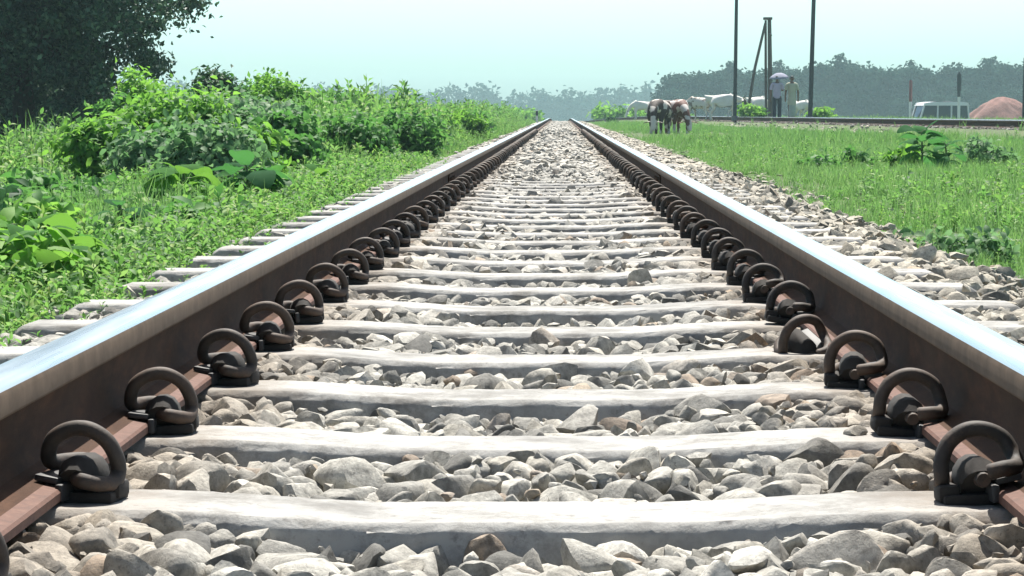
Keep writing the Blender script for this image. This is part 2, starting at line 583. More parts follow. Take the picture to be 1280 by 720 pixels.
# ------------------------------------------------------------------ sleepers
def sleeper_mesh(L=2.0, wt=0.165, wb=0.25, h=0.21, dip=0.013):
    out = [(-wb / 2, -h)]
    r = 0.015
    # left slope up to rounded top edge
    for a in np.linspace(0, 1, 6):
        ang = R(170) - a * R(80)
        out.append((-wt / 2 + r * 0.7 + r * math.cos(ang), -r + r * math.sin(ang)))
    mid = out[1:]
    for x, z in reversed(mid): out.append((-x, z))
    out.append((wb / 2, -h))
    st = [-L / 2, -L / 2 + 0.012, -L / 2 + 0.03] + list(np.linspace(-L / 2 + 0.06, L / 2 - 0.06, 121)) + [L / 2 - 0.03, L / 2 - 0.012, L / 2]
    V = []
    n = len(out)
    rg = np.random.default_rng(5)
    for x in st:
        d = dip * float(1 - sstep(0.12, 0.40, abs(x)))
        e = min(abs(x - st[0]), abs(x - st[-1]))
        rd = 0.03 * (1 - min(e / 0.03, 1)) ** 2
        wave = 0.0006 * math.sin(9 * x + 1)
        for (yv, z) in out:
            zz = z
            if z > -h + 0.01: zz = z - d - rd + wave + 0.0012 * (rg.random() - .5) - (abs(rg.normal(0, .0022)) if -0.016 < z < -0.001 else 0)
            V.append((x, yv * (1 - rd * 3), zz))
    m = len(st); k = np.arange(n)
    F = np.concatenate([np.stack([s * n + k, s * n + (k + 1) % n, (s + 1) * n + (k + 1) % n, (s + 1) * n + k], 1) for s in range(m - 1)])
    me = np_mesh('concrete_sleeper', V, [F, np.arange(n)[None, ::-1], (np.arange(n) + (m - 1) * n)[None]])
    bm = bmesh.new(); bm.from_mesh(me); bmesh.ops.recalc_face_normals(bm, faces=bm.faces); bm.to_mesh(me); bm.free()
    me.set_sharp_from_angle(angle=R(50))
    return me


ORD = ['first', 'second', 'third', 'fourth', 'fifth', 'sixth', 'seventh', 'eighth', 'ninth', 'tenth', 'eleventh', 'twelfth', 'thirteenth',
       'fourteenth', 'fifteenth', 'sixteenth', 'seventeenth', 'eighteenth', 'nineteenth', 'twentieth']
SLP = [2.835 + 0.6 * k for k in range(-3, 46)]
sm = sleeper_mesh()
jit = {}
for k, y in enumerate(SLP):
    o = link('concrete_sleeper', sm, M['concrete'] if k == 0 else None)
    jx, jr, jz = rng.normal(0, 0.008), rng.normal(0, R(0.35)), 0.0
    o.location = (jx, y + rng.normal(0, 0.006), jz)
    o.rotation_euler = (0, 0, jr)
    q = k - 3
    if q < 0:
        lab = 'grey concrete sleeper lying below the bottom edge of the photo'
    elif q < 14:
        lab = ['whitish concrete sleeper nearest the camera, lowest in the photo', 'second concrete sleeper up from the bottom edge, stones behind and in front'][q] if q < 2 else \
            ORD[q] + ' concrete sleeper up from the bottom edge, stones between it and its neighbours'
    else:
        lab = 'concrete sleeper far up the track, nearly covered by white ballast'
    tag(o, lab, 'sleeper', 'concrete sleepers of the main track')

sm2 = sleeper_mesh(1.9)
sm2.materials.append(M['concrete'])
yv = 40.0
while yv < 132:
    o = link('concrete_sleeper', sm2)
    o.location = (float(track2_x(yv)), yv, 0.086 + float(crest(yv)))
    o.rotation_euler = (0, 0, 0.0507)
    tag(o, 'concrete sleeper under the second track behind the right grass', 'sleeper', 'sleepers of the second track')
    yv += 0.9


# ------------------------------------------------------------------ rail clips
def spline(P, n=5):
    P = [np.array(p, float) for p in P]
    P = [2 * P[0] - P[1]] + P + [2 * P[-1] - P[-2]]
    out = []
    for j in range(1, len(P) - 2):
        for t in np.linspace(0, 1, n, endpoint=False):
            p0, p1, p2, p3 = P[j - 1:j + 3]
            out.append(0.5 * ((2 * p1) + (-p0 + p2) * t + (2 * p0 - 5 * p1 + 4 * p2 - p3) * t * t + (-p0 + 3 * p1 - 3 * p2 + p3) * t ** 3))
    out.append(P[-2])
    return [tuple(p) for p in out]


# local frame: +x towards the track's centre (away from the rail), -y towards the camera for the right rail
def clip_bar(n=9, sub=5):
    # u away from rail, v towards viewer, z up (metres); stored as (u, -v, z)
    P = [(-0.001, 0.046, 0.032), (-0.016, 0.048, 0.035), (-0.030, 0.036, 0.035), (-0.037, 0.014, 0.036), (-0.036, 0.002, 0.046),
         (-0.028, -0.003, 0.062), (-0.010, -0.004, 0.0715), (0.010, -0.004, 0.0715), (0.028, -0.002, 0.060), (0.037, 0.002, 0.042),
         (0.038, 0.004, 0.026), (0.036, -0.010, 0.017), (0.026, -0.028, 0.018), (0.012, -0.034, 0.022), (0.003, -0.020, 0.024),
         (0.002, 0.010, 0.024), (0.002, 0.040, 0.024)]
    pts = spline(P, sub)
    rad = [0.0083] * len(pts)
    rad[0] = rad[-1] = 0.0070
    return MB().loft(pts, rad, n)


def shoulder_mb():
    m = MB()
    # base, boss around the centre leg, heel shelf
    m.box((0.015, 0, 0.003), (0.052, 0.056, 0.012), bevel=0.003)
    m.loft([(0.003, -0.024, 0.020), (0.003, -0.022, 0.022), (0.003, 0.020, 0.022), (0.003, 0.022, 0.020)],
           [(0.018, 0.019), (0.021, 0.024), (0.021, 0.024), (0.018, 0.019)], 14)
    m.box((0.034, 0.004, 0.010), (0.022, 0.034, 0.018), bevel=0.004)
    return m


def insulator_mb():
    m = MB()
    m.box((-0.024, 0, 0.0235), (0.026, 0.080, 0.007), rot=(0, R(10), 0), bevel=0.002)
    m.box((-0.008, 0, 0.010), (0.008, 0.096, 0.018), bevel=0.002)
    return m


def make_clip():
    t = empty('rail_clip', (0, 0, 0))
    clip_bar(12, 6).build('spring_bar', M['clip'], t, sharp=60)
    shoulder_mb().build('shoulder', M['shoulder'], t)
    insulator_mb().build('insulator', M['insulator'], t)
    return t


proto = make_clip()
fm = clip_bar(6, 2).build('rail_clip', M['clip'], None, sharp=60)
_b = bmesh.new(); _b.from_mesh(fm.data)
for mbx in (shoulder_mb(),):
    tmp = bpy.data.meshes.new('tmp'); mbx.bm.to_mesh(tmp); _b.from_mesh(tmp)
_b.to_mesh(fm.data); _b.free()
fm.data.polygons.foreach_set('use_smooth', np.full(len(fm.data.polygons), True))
used = [False, False]
CX = 0.459
for s, side in ((-1, 'left'), (1, 'right')):
    for k in range(2, 90):
        y = 2.835 + 0.6 * (k - 3)
        q = k - 3
        y += rng.normal(0, 0.008)
        rz = (0 if s < 0 else math.pi)
        loc = (s * (CX + rng.normal(0, 0.002)), y, 0.001)
        # the same clip turned half round for the other rail
        rot = [rng.normal(0, R(4)), rng.normal(0, R(3.5)), rz + rng.normal(0, R(7))]
        lean = (s > 0 and q == 3)
        if lean:
            loc = (s * (CX - 0.028), y, -0.012); rot = [R(-24), R(10), rz + R(25)]
        if q < 22:
            if not used[0]: o = proto; used[0] = True
            else: o = dup(proto)
        else:
            if not used[1]: o = fm; used[1] = True
            else: o = dup(fm)
        o.location = loc; o.rotation_euler = rot
        if q < 0: lab = 'iron spring clip on the %s rail below the bottom edge of the photo' % side
        elif lean: lab = 'low loosened iron clip lying askew beside the right rail, fourth from the bottom'
        elif q == 0: lab = 'largest dark iron spring clip by the %s rail, nearest the camera' % side
        elif q < 14: lab = 'dark iron spring clip on the inner side of the %s rail, %s from the bottom' % (side, ORD[q])
        else: lab = 'small iron spring clip far up the inner side of the %s rail' % side
        tag(o, lab, 'rail clip', 'spring clips along the %s rail' % side)


# ------------------------------------------------------------------ ballast stones
def rock(sub, seed):
    rg = np.random.default_rng(seed)
    bm = bmesh.new()
    bmesh.ops.create_icosphere(bm, subdivisions=sub, radius=1.0)
    V = np.array([v.co[:] for v in bm.verts]); Fc = np.array([[v.index for v in f.verts] for f in bm.faces])
    bm.free()
    V = V * 1.08
    for _ in range(rg.integers(11, 17)):
        n = rg.normal(0, 1, 3); n /= np.linalg.norm(n)
        d = rg.uniform(0.43, 0.82)
        t = V @ n - d
        V = V - np.where(t > 0, t * 0.95, 0)[:, None] * n
    E = np.concatenate([Fc[:, [0, 1]], Fc[:, [1, 2]], Fc[:, [2, 0]]])
    for w_ in ((0.22,) if sub == 3 else ((0.06,) if sub == 2 else ())):
        S = np.zeros_like(V); cnt = np.zeros(len(V))
        np.add.at(S, E[:, 0], V[E[:, 1]]); np.add.at(cnt, E[:, 0], 1)
        V = (1 - w_) * V + w_ * S / cnt[:, None]
    V += 0.012 * np.sin(V[:, [1, 2, 0]] * 7 + seed) + rg.normal(0, 0.006, V.shape)
    V /= np.abs(V).max(0) * 0.86
    sc = np.array([rg.uniform(0.9, 1.25), rg.uniform(0.75, 1.0), rg.uniform(0.55, 0.85)])
    return (V - V.mean(0)) * sc, Fc


ROCKS = {s: [rock(s, 100 * s + j) for j in range(n)] for s, n in ((3, 26), (2, 20), (1, 14))}


def rot_mats(n, tilt):
    a = rng.uniform(0, 2 * np.pi, n); b = rng.normal(0, tilt, n); c = rng.normal(0, tilt, n)
    ca, sa, cb, sb, cc, s_c = np.cos(a), np.sin(a), np.cos(b), np.sin(b), np.cos(c), np.sin(c)
    Rz = np.zeros((n, 3, 3)); Rz[:, 0, 0] = ca; Rz[:, 0, 1] = -sa; Rz[:, 1, 0] = sa; Rz[:, 1, 1] = ca; Rz[:, 2, 2] = 1
    Rx = np.zeros((n, 3, 3)); Rx[:, 0, 0] = 1; Rx[:, 1, 1] = cb; Rx[:, 1, 2] = -sb; Rx[:, 2, 1] = sb; Rx[:, 2, 2] = cb
    Ry = np.zeros((n, 3, 3)); Ry[:, 1, 1] = 1; Ry[:, 0, 0] = cc; Ry[:, 0, 2] = s_c; Ry[:, 2, 0] = -s_c; Ry[:, 2, 2] = cc
    return Rz @ Rx @ Ry


def scatter(protos, pos, scale, tilt=0.15, pick=None):
    """copies of small prototype shapes at many spots -> (V, {k: F})"""
    n = len(pos)
    if n == 0: return np.zeros((0, 3)), {}
    pick = rng.integers(0, len(protos), n) if pick is None else pick
    Rm = rot_mats(n, tilt)
    scale = np.broadcast_to(np.asarray(scale, float), (n,)) if np.ndim(scale) < 2 else np.asarray(scale)
    VV, FF, off = [], {}, 0
    for j, (PV, PF) in enumerate(protos):
        w = np.where(pick == j)[0]
        if len(w) == 0: continue
        sc = scale[w][:, None, None] if scale.ndim == 1 else scale[w][:, None, :]
        v = np.einsum('nij,nkj->nki', Rm[w], PV[None] * sc) + pos[w][:, None, :]
        VV.append(v.reshape(-1, 3))
        for f in (PF if isinstance(PF, list) else [PF]):
            ff = f[None] + (off + np.arange(len(w)) * len(PV))[:, None, None]
            FF.setdefault(f.shape[1], []).append(ff.reshape(-1, f.shape[1]))
        off += len(w) * len(PV)
    return np.concatenate(VV), {k: np.concatenate(v) for k, v in FF.items()}


def merge(parts):
    VV, FF, off = [], {}, 0
    for v, f in parts:
        VV.append(v)
        for k, a in f.items(): FF.setdefault(k, []).append(a + off)
        off += len(v)
    return np.concatenate(VV), [np.concatenate(a) for a in FF.values()]


def bed_top(x, y):
    """upper surface of the stone layer"""
    ax = np.abs(x)
    z = -0.026 + 0.014 * sstep(0.26, 0.44, ax) - 0.010 * sstep(0.30, 0.05, ax)
    z = np.where(ax > 0.60, -0.012, z)
    z = np.where((x < -0.60), -0.030, z)
    cover = sstep(12, 26, y)
    z = z + cover * np.where(ax < 0.46, 0.038 - 0.018 * sstep(0.26, 0.44, ax), 0.012)
    z = z - 0.10 * sstep(1.0, 1.55, ax)
    z = z + 0.010 * lumps(x, y, 6.0)
    return z + crest(y)


def stones(y0, y1, x0, x1, spacing, size, sub, layers, prob=1.0):
    parts = []
    for li, (dz, dens) in enumerate(layers):
        sp = spacing / math.sqrt(dens)
        gx, gy = np.meshgrid(np.arange(x0, x1, sp), np.arange(y0, y1, sp))
        n = gx.size
        x = gx.ravel() + rng.uniform(-.5, .5, n) * sp; y = gy.ravel() + rng.uniform(-.5, .5, n) * sp
        r = size * np.clip(np.exp(rng.normal(-0.08, 0.42, n)), 0.38, 1.6) / 2
        z = bed_top(x, y) + dz - r * 0.55 + rng.normal(0, 0.006, n)
        # keep the sleepers' bodies free
        d = np.abs(((y - 2.835 + 0.3) % 0.6) - 0.3)
        on = (d < 0.075 + 0.35 * r) & (np.abs(x) < 1.0) & (y < 24)
        low = on & (z + r * 0.7 < 0.004)
        keep = ~low
        keep &= ~(on & ~low & (y < 9) & (rng.random(n) > np.where(np.abs(np.abs(x) - 0.40) < 0.10, 0.30, 0.07)))
        # rails, clips
        ax = np.abs(x)
        keep &= ~(on & ~low & ((d > 0.085) | (size < .03)))
        z = np.where(on & ~low, np.minimum(z, r * 0.42 - 0.004), z)
        z = np.where((ax > 0.405) & (ax < 0.625), np.minimum(z, -r * 0.7 - 0.002 + crest(y)), z)
        edge = 1.06 + 0.12 * lumps(x * 0 + 1.0, y, 0.9)
        keep &= ~((x > edge) & (rng.random(n) > np.exp(-(x - edge) / 0.16)))
        keep &= ~((x < -0.98) & (rng.random(n) > np.exp((x + 0.98) / 0.03)))
        keep &= rng.random(n) < prob
        P = np.stack([x, y, z], 1)[keep]
        if y0 >= 20: parts.append(scatter(ROCKS[sub], P, r[keep][:, None] * np.array([1.1, 1.1, .5]), 0.16))
        else: parts.append(scatter(ROCKS[sub], P, r[keep], 0.5))
    return parts


L2 = [(0.0, 1.0), (-0.026, 1.0)]
sp = []
sp += stones(2.0, 4.4, -1.1, 1.1, 0.037, 0.047, 3, L2)
sp += stones(4.4, 8.5, -1.15, 1.7, 0.038, 0.048, 2, L2)
sp += stones(2.2, 6.5, -1.05, 1.05, 0.027, 0.017, 1, [(-0.004, 1.0)], 0.3)
sp += stones(8.5, 20, -1.15, 1.9, 0.040, 0.046, 1, [(0.0, 1.0), (-0.022, 0.7)])
sp += stones(20, 45, -1.15, 1.9, 0.050, 0.055, 1, [(0.0, 1.0)])
sp += stones(45, 140, -1.15, 1.9, 0.085, 0.085, 1, [(-0.01, 1.0)])
# dark ones and big ones lying on top
n = 160
y = rng.uniform(2.6, 60, n); x = rng.uniform(-0.38, 0.38, n)
d = np.abs(((y - 2.835 + 0.3) % 0.6) - 0.3)
k = (d > 0.12) | (y > 16)
P = np.stack([x, y, bed_top(x, y) + 0.004], 1)[k]
sp.append(scatter(ROCKS[2], P, rng.uniform(0.025, 0.038, k.sum()), 0.5))
V, Fs = merge(sp)
me = np_mesh('ballast', V, Fs)
me.set_sharp_from_angle(angle=R(38))
bal = link('ballast', me, M['stone'])
tag(bal, 'whitish grey crushed stones filling the bed between sleepers and along the rails', 'ballast', kind='stuff')

# second track's shoulder, shade painted into its dark stones, and the pale stones strewn at its foot
M['shade_dark'] = simple('shade_dark_stone', (0.048, 0.038, 0.029), 0.9, 0, 0.4, 6, .5, .01)
n = 17000
y = rng.uniform(38, 140, n)
x = track2_x(y) + rng.uniform(-1.8, 1.4, n)
off = np.abs(x - track2_x(y))
z = 0.055 - 0.22 * sstep(0.85, 1.5, off) + crest(y)
V, F2 = scatter(ROCKS[1], np.stack([x, y, z], 1), rng.uniform(0.03, 0.07, n), 0.5)
b2 = link('ballast', np_mesh('ballast_second', V, list(F2.values())), M['shade_dark'])
tag(b2, 'stone shoulder under the second track, coloured dark brown for its shaded face', 'ballast', kind='stuff')
n = 2200
y = rng.uniform(66, 100, n)
x = track2_x(y) + rng.normal(-1.85, .18, n)
V, F2 = scatter(ROCKS[1], np.stack([x, y, ground_z(x, y) + .05], 1), rng.uniform(0.02, 0.05, n), 0.5)
b3 = link('gravel', np_mesh('gravel', V, list(F2.values())), M['stone'])
tag(b3, 'pale gravel strip at the foot of the second track', 'gravel', kind='stuff')


# ------------------------------------------------------------------ leaf prototypes
def leaf6(L, W, fold=0.25, curl=0.2):
    """folded pointed leaf: 8 verts, quads"""
    V = np.array([(0, 0, 0), (W * .42, L * .3, fold * W * .4), (0, L * .33, 0), (-W * .42, L * .3, fold * W * .4),
                  (W * .38, L * .66, fold * W * .35 - curl * L * .15), (0, L * .68, -curl * L * .12), (-W * .38, L * .66, fold * W * .35 - curl * L * .15),
                  (0, L, -curl * L * .42)], float)
    Q = np.array([(1, 4, 5, 2), (2, 5, 6, 3)])
    T = np.array([(0, 1, 2), (0, 2, 3), (4, 7, 5), (5, 7, 6)])
    return V, Q, T


def leaf4(L, W):
    V = np.array([(0, 0, 0), (W * .5, L * .45, 0.12 * L), (0, L, -0.10 * L), (-W * .5, L * .45, 0.12 * L)], float)
    return V, np.array([(0, 1, 2), (0, 2, 3)])


def rotm(yaw, pitch, roll=0.0):
    return np.array(Matrix.Rotation(yaw, 3, 'Z') @ Matrix.Rotation(pitch, 3, 'X') @ Matrix.Rotation(roll, 3, 'Y'))


def herb(h, nl, L, W, rg, spread=0.05, simple_leaf=False):
    """upright stem with leaves all round"""
    VV, T, Q, off = [], [], [], 0
    bx, by = rg.normal(0, spread, 2)
    # stem: thin three-sided
    for s in range(1):
        ring = []
        for t in (0, 0.5, 1.0):
            c = np.array([bx * t * t, by * t * t, h * t * 0.95])
            rad = 0.006 * (1 - 0.7 * t) * max(0.5, h / 0.4)
            ring.append([c + rad * np.array([math.cos(a), math.sin(a), 0]) for a in (0, 2.1, 4.2)])
        VV.append(np.array(ring).reshape(-1, 3))
        for lv in range(2):
            for j in range(3):
                Q.append((lv * 3 + j, lv * 3 + (j + 1) % 3, lv * 3 + 3 + (j + 1) % 3, lv * 3 + 3 + j))
        off += 9
    yaw = rg.uniform(0, 6.28)
    for j in range(nl):
        t = 0.15 + 0.85 * (j + rg.uniform(0, .6)) / nl
        c = np.array([bx * t * t, by * t * t, h * t * 0.95])
        yaw += 2.4 + rg.normal(0, .3)
        s = (1.15 - 0.55 * t) * rg.uniform(0.7, 1.2)
        m = rotm(yaw, rg.normal(0.35 + 0.5 * (t - 0.5), 0.35), rg.normal(0, .3))
        pet = m @ np.array([0, L * 0.35 * s, 0])
        if simple_leaf:
            v, tr = leaf4(L * s, W * s); T += [tuple(np.array(f) + off) for f in tr]
        else:
            v, q, tr = leaf6(L * s, W * s, 0.3, rg.uniform(0, .9)); Q += [tuple(np.array(f) + off) for f in q]; T += [tuple(np.array(f) + off) for f in tr]
        VV.append(v @ m.T + c + pet * 0.6); off += len(v)
    F = []
    if Q: F.append(np.array(Q))
    if T: F.append(np.array(T))
    return np.concatenate(VV), F


def tuft(nb, L, W, rg, seg=3, spread=0.03):
    VV, Q, off = [], [], 0
    for j in range(nb):
        yaw = rg.uniform(0, 6.28); lean = abs(rg.normal(0.25, 0.22)); l = L * rg.uniform(0.5, 1.15)
        bx, by = rg.normal(0, spread, 2)
        p = np.array([bx, by, 0.0]); ang = lean * 0.4
        side = np.array([math.cos(yaw), math.sin(yaw), 0]); fw = np.array([-math.sin(yaw), math.cos(yaw), 0])
        pts = []
        for s in range(seg + 1):
            w = W * (1 - (s / seg) ** 1.6) * 0.5 + W * 0.04
            pts += [p - side * w, p + side * w]
            p = p + (fw * math.sin(ang) + np.array([0, 0, math.cos(ang)])) * l / seg
            ang += lean * rg.uniform(0.7, 1.6)
        VV.append(np.array(pts))
        Q += [(off + 2 * s, off + 2 * s + 1, off + 2 * s + 3, off + 2 * s + 2) for s in range(seg)]
        off += len(pts)
    return np.concatenate(VV), [np.array(Q)]


rg = np.random.default_rng(21)
TUFT_N = [tuft(16, 0.20, 0.006, rg) for _ in range(7)]
TUFT_F = [tuft(12, 0.22, 0.013, rg, 2, 0.05) for _ in range(6)]
HERB_S = [herb(rg.uniform(.10, .2), int(rg.integers(14, 24)), 0.050, 0.026, rg, .03) for _ in range(8)]
HERB_L = [herb(rg.uniform(.28, .45), int(rg.integers(18, 30)), 0.085, 0.040, rg, .07) for _ in range(8)]
HERB_F = [herb(rg.uniform(.5, .7), int(rg.integers(26, 40)), 0.13, 0.060, rg, .10, True) for _ in range(8)]


def area_pts(n, x0, x1, y0, y1, power=1.0):
    y = y0 + (y1 - y0) * rng.random(n) ** power
    return rng.uniform(x0, x1, n), y


def lib(x, y):  # clumping 0..1
    return np.clip(0.5 + 0.5 * lumps(x, y, 1.6), 0, 1)


# ---- left verge
def left_h(x, y):
    """wanted height of the left weeds"""
    tall = sstep(17, 26, y) * sstep(-1.3, -2.3, x) * sstep(-6.2, -5.0, x) * (1 - sstep(-3.3, -4.2, x) * (1 - sstep(23, 30, y)))
    h = 0.12 + 0.30 * tall
    h = h * (0.40 + 1.2 * lib(x * 1.3, y * 0.5))
    h = np.where(x > -1.35, h * 0.6, h)
    return h


parts = []
# near, fine
m1 = 7500
x, y = area_pts(m1, -4.6, -0.98, 3.4, 13)
k = x > -0.26 * y - 0.9
x, y = x[k], y[k]
h = left_h(x, y)
P = np.stack([x, y, ground_z(x, y) - 0.005], 1)
tuf = rng.random(len(x)) < 0.30 + 0.3 * lib(y, x)
g_parts = [scatter(TUFT_N, P[tuf], h[tuf] / 0.17 * rng.uniform(.7, 1.3, tuf.sum()), 0.12)]
parts.append(scatter(HERB_S, P[~tuf], h[~tuf] / 0.16 * rng.uniform(.6, 1.3, (~tuf).sum()), 0.2))
# creeping over the sleeper ends
x, y = area_pts(4600, -1.4, -0.84, 3.6, 24)
P = np.stack([x, y, np.full(len(x), -0.07)], 1)
parts.append(scatter(HERB_S, P, rng.uniform(.4, .95, len(x)) * (.5 + .5 * sstep(-.88, -1.15, x)), 0.3))
x, y = area_pts(1000, -4.2, -1.2, 5, 24)
k = (x > -0.23 * y - 0.5)
P = np.stack([x, y, ground_z(x, y) - .01], 1)[k]
parts.append(scatter(HERB_L, P, rng.uniform(.32, .68, k.sum()), 0.25))
x, y = area_pts(700, -5.5, -1.7, 20, 70)
k = (x > -0.23 * y - 0.5)
P = np.stack([x, y, ground_z(x, y) - .01], 1)[k]
parts.append(scatter(HERB_L, P, rng.uniform(.8, 1.5, k.sum()), 0.2))
# middle
m2 = 15000
x, y = area_pts(m2, -8.0, -1.02, 13, 32, 1.0)
k = x > -0.215 * y - 1.3
x, y = x[k], y[k]
h = left_h(x, y)
P = np.stack([x, y, ground_z(x, y) - 0.01], 1)
tuf = rng.random(len(x)) < 0.32
big = ~tuf & (h > 0.24)
sml = ~tuf & ~big
g_parts.append(scatter(TUFT_N, P[tuf], h[tuf] / 0.19 * rng.uniform(.7, 1.3, tuf.sum()), 0.12))
parts.append(scatter(HERB_S, P[sml], h[sml] / 0.15 * rng.uniform(.7, 1.3, sml.sum()), 0.2))
parts.append(scatter(HERB_L, P[big], h[big] / 0.40 * rng.uniform(.7, 1.3, big.sum()), 0.15))
# far
m3 = 16000
x, y = area_pts(m3, -17, -1.05, 32, 140, 1.3)
k = x > -0.21 * y - 1.5
x, y = x[k], y[k]
h = np.where(x < -6.2, 0.25, left_h(x, y) + 0.1)
P = np.stack([x, y, ground_z(x, y) - 0.02], 1)
tuf = rng.random(len(x)) < 0.25
g_parts.append(scatter(TUFT_F, P[tuf], np.maximum(h[tuf], .2) / 0.22 * rng.uniform(.7, 1.3, tuf.sum()), 0.12))
parts.append(scatter(HERB_F, P[~tuf], h[~tuf] / 0.6 * rng.uniform(.7, 1.35, (~tuf).sum()), 0.15))
V, Fs = merge(parts)
w = link('weeds', np_mesh('weeds', V, Fs), M['weed'])
tag(w, 'dense small-leaved green weeds covering the left verge', 'weeds', kind='stuff')
V, Fs = merge(g_parts)
w = link('grass', np_mesh('grass', V, Fs), M['grass'])
tag(w, 'fine green grass mixed among the weeds on the left verge', 'grass', kind='stuff')

# ---- right verge
g_parts, parts = [], []


def right_zone(n, x1, y0, y1, tufts, herbs, h0, pw=1.0, slope=0.20, dens_h=0.18):
    x, y = area_pts(n, 1.15, x1, y0, y1, pw)
    edge = 1.10 + 0.16 * lumps(x * 0 + 1.0, y, 0.9) + 0.10 * lumps(x, y, 3.0)
    k = (x < slope * y + 1.5) & (rng.random(n) < sstep(-0.12, 0.25, x - edge))
    k &= rng.random(n) < 0.25 + 1.1 * lib(x * 1.7 + 3, y * .8)
    off = np.abs(x - track2_x(y))
    k &= ~((off < 1.9) & (rng.random(n) > 0.05))
    x, y = x[k], y[k]
    h = h0 * (0.55 + 0.9 * lib(x, y)) * (0.5 + 0.5 * sstep(1.3, 2.2, x))
    P = np.stack([x, y, ground_z(x, y) - 0.006], 1)
    h = h * np.where((np.abs(x - 2.55) < 1.5) & (y > 57) & (y < 69.5), .28, 1.0)
    hb = rng.random(len(x)) < dens_h * (0.3 + 1.4 * lib(y * 0.6, x * 0.6))
    g_parts.append(scatter(tufts[0], P[~hb], h[~hb] / tufts[1] * rng.uniform(.7, 1.3, (~hb).sum()), 0.12))
    parts.append(scatter(herbs[0], P[hb], h[hb] / herbs[1] * rng.uniform(.6, 1.3, hb.sum()), 0.2))


right_zone(9000, 4.5, 5.5, 16, (TUFT_N, 0.19), (HERB_S, 0.16), 0.11, dens_h=0.3)
right_zone(22000, 9, 16, 42, (TUFT_N, 0.19), (HERB_S, 0.16), 0.125)
right_zone(20000, 16, 42, 135, (TUFT_F, 0.22), (HERB_F, 0.6), 0.15, 1.2)
V, Fs = merge(g_parts)
w = link('grass', np_mesh('grass_right', V, Fs), M['grass'])
tag(w, 'yellow green grass covering the right verge up to the second track', 'grass', kind='stuff')
V, Fs = merge(parts)
w = link('weeds', np_mesh('weeds_right', V, Fs), M['weed'])
tag(w, 'small low weeds dotted through the grass of the right verge', 'weeds', kind='stuff')


# ------------------------------------------------------------------ shrubs and trees
def crown_leaves(n_cl, per, ctr, rad, L, W, rg, clr=0.3, shell=0.55, upb=0.4, six=False):
    """leaf clumps spread through an uneven ellipsoid"""
    d = rg.normal(0, 1, (n_cl, 3)); d /= np.linalg.norm(d, axis=1)[:, None]
    lump = 1 + 0.22 * np.sin(3 * d[:, 0] + 1.3 * rg.random() * 6) * np.cos(2.5 * d[:, 1] + 6 * rg.random()) + 0.16 * np.sin(5 * d[:, 2] + 4 * d[:, 0])
    rr = (shell + (1 - shell) * rg.random(n_cl)) * lump
    C = d * rr[:, None] * np.array(rad)
    nn = n_cl * per
    cl = np.repeat(np.arange(n_cl), per)
    size = rg.uniform(0.6, 1.35, n_cl)
    P = C[cl] + rg.normal(0, 1, (nn, 3)) * (clr * size[cl])[:, None] * np.array([1, 1, .75])
    out = P / np.array(rad)
    out /= np.linalg.norm(out, axis=1)[:, None] + 1e-6
    nrm = out * 0.6 + np.array([0, 0, upb]) + rg.normal(0, 0.6, (nn, 3))
    nrm /= np.linalg.norm(nrm, axis=1)[:, None]
    t = np.cross(nrm, rg.normal(0, 1, (nn, 3))); t /= np.linalg.norm(t, axis=1)[:, None]
    b = np.cross(nrm, t)
    s = rg.uniform(0.65, 1.25, nn)
    if six:
        pv, q_, t_ = leaf6(L, W * 1.25, .3, .8)
        pf = np.concatenate([t_, q_[:, [0, 1, 2]], q_[:, [0, 2, 3]]])
    else: pv, pf = leaf4(L, W)
    V = P[:, None, :] + (pv[None, :, 0:1] * b[:, None, :] + pv[None, :, 1:2] * t[:, None, :] + pv[None, :, 2:3] * nrm[:, None, :]) * s[:, None, None]
    V = V + np.array(ctr)
    F = pf[None] + (np.arange(nn) * len(pv))[:, None, None]
    return V.reshape(-1, 3), F.reshape(-1, 3), C + np.array(ctr)


def limbs_mb(base, ctr_pts, r0, rg, fork=0.45, nmax=18):
    m = MB()
    base = Vector(base)
    top = Vector(np.mean(ctr_pts, 0))
    f = base.lerp(top, fork)
    m.loft([base - Vector((0, 0, 0.1)), base + Vector((0, 0, r0 * 0.8)), base.lerp(f, .5) + Vector((r0 * .2, 0, 0)), f],
           [r0 * 1.5, r0 * 1.05, r0 * .9, r0 * .75], 9)
    idx = rg.permutation(len(ctr_pts))[:nmax]
    for j in idx:
        e = Vector(ctr_pts[j])
        mid = f.lerp(e, .5) + Vector((rg.normal(0, .05), rg.normal(0, .05), abs(rg.normal(.1, .1)))) * (e - f).length
        m.loft([f, f.lerp(mid, .6), mid, e], [r0 * .45, r0 * .33, r0 * .22, r0 * .06], 5)
    return m


def plant(name, loc, mat, rad, n_cl, per, L, W, seed, r0, label, cat, group=None, parts=('foliage', 'stem'), clr=0.3, lift=0.95, shell=.5, stem='stem',
          ctr=None, fork=.45, nmax=18):
    rg = np.random.default_rng(seed)
    t = empty(name, loc)
    c = ctr or (0, 0, rad[2] * lift)
    V, F, C = crown_leaves(n_cl, per, c, rad, L, W, rg, clr, shell, six=loc[1] < 28)
    V[:, 2] = np.maximum(V[:, 2], 0.01)
    link(parts[0], np_mesh(parts[0], V, [F]), M[mat], t)
    limbs_mb((0, 0, 0), C, r0, rg, fork, nmax).build(parts[1], M[stem], t)
    tag(t, label, cat, group)
    return t


def at(px, Y):
    """x of a photo column at distance Y"""
    return CAM[0] + (px - 701) / F_PX * Y


def on_ground(px, Y, dz=0.0):
    x = at(px, Y)
    return (x, Y, float(ground_z(x, Y)) + dz)


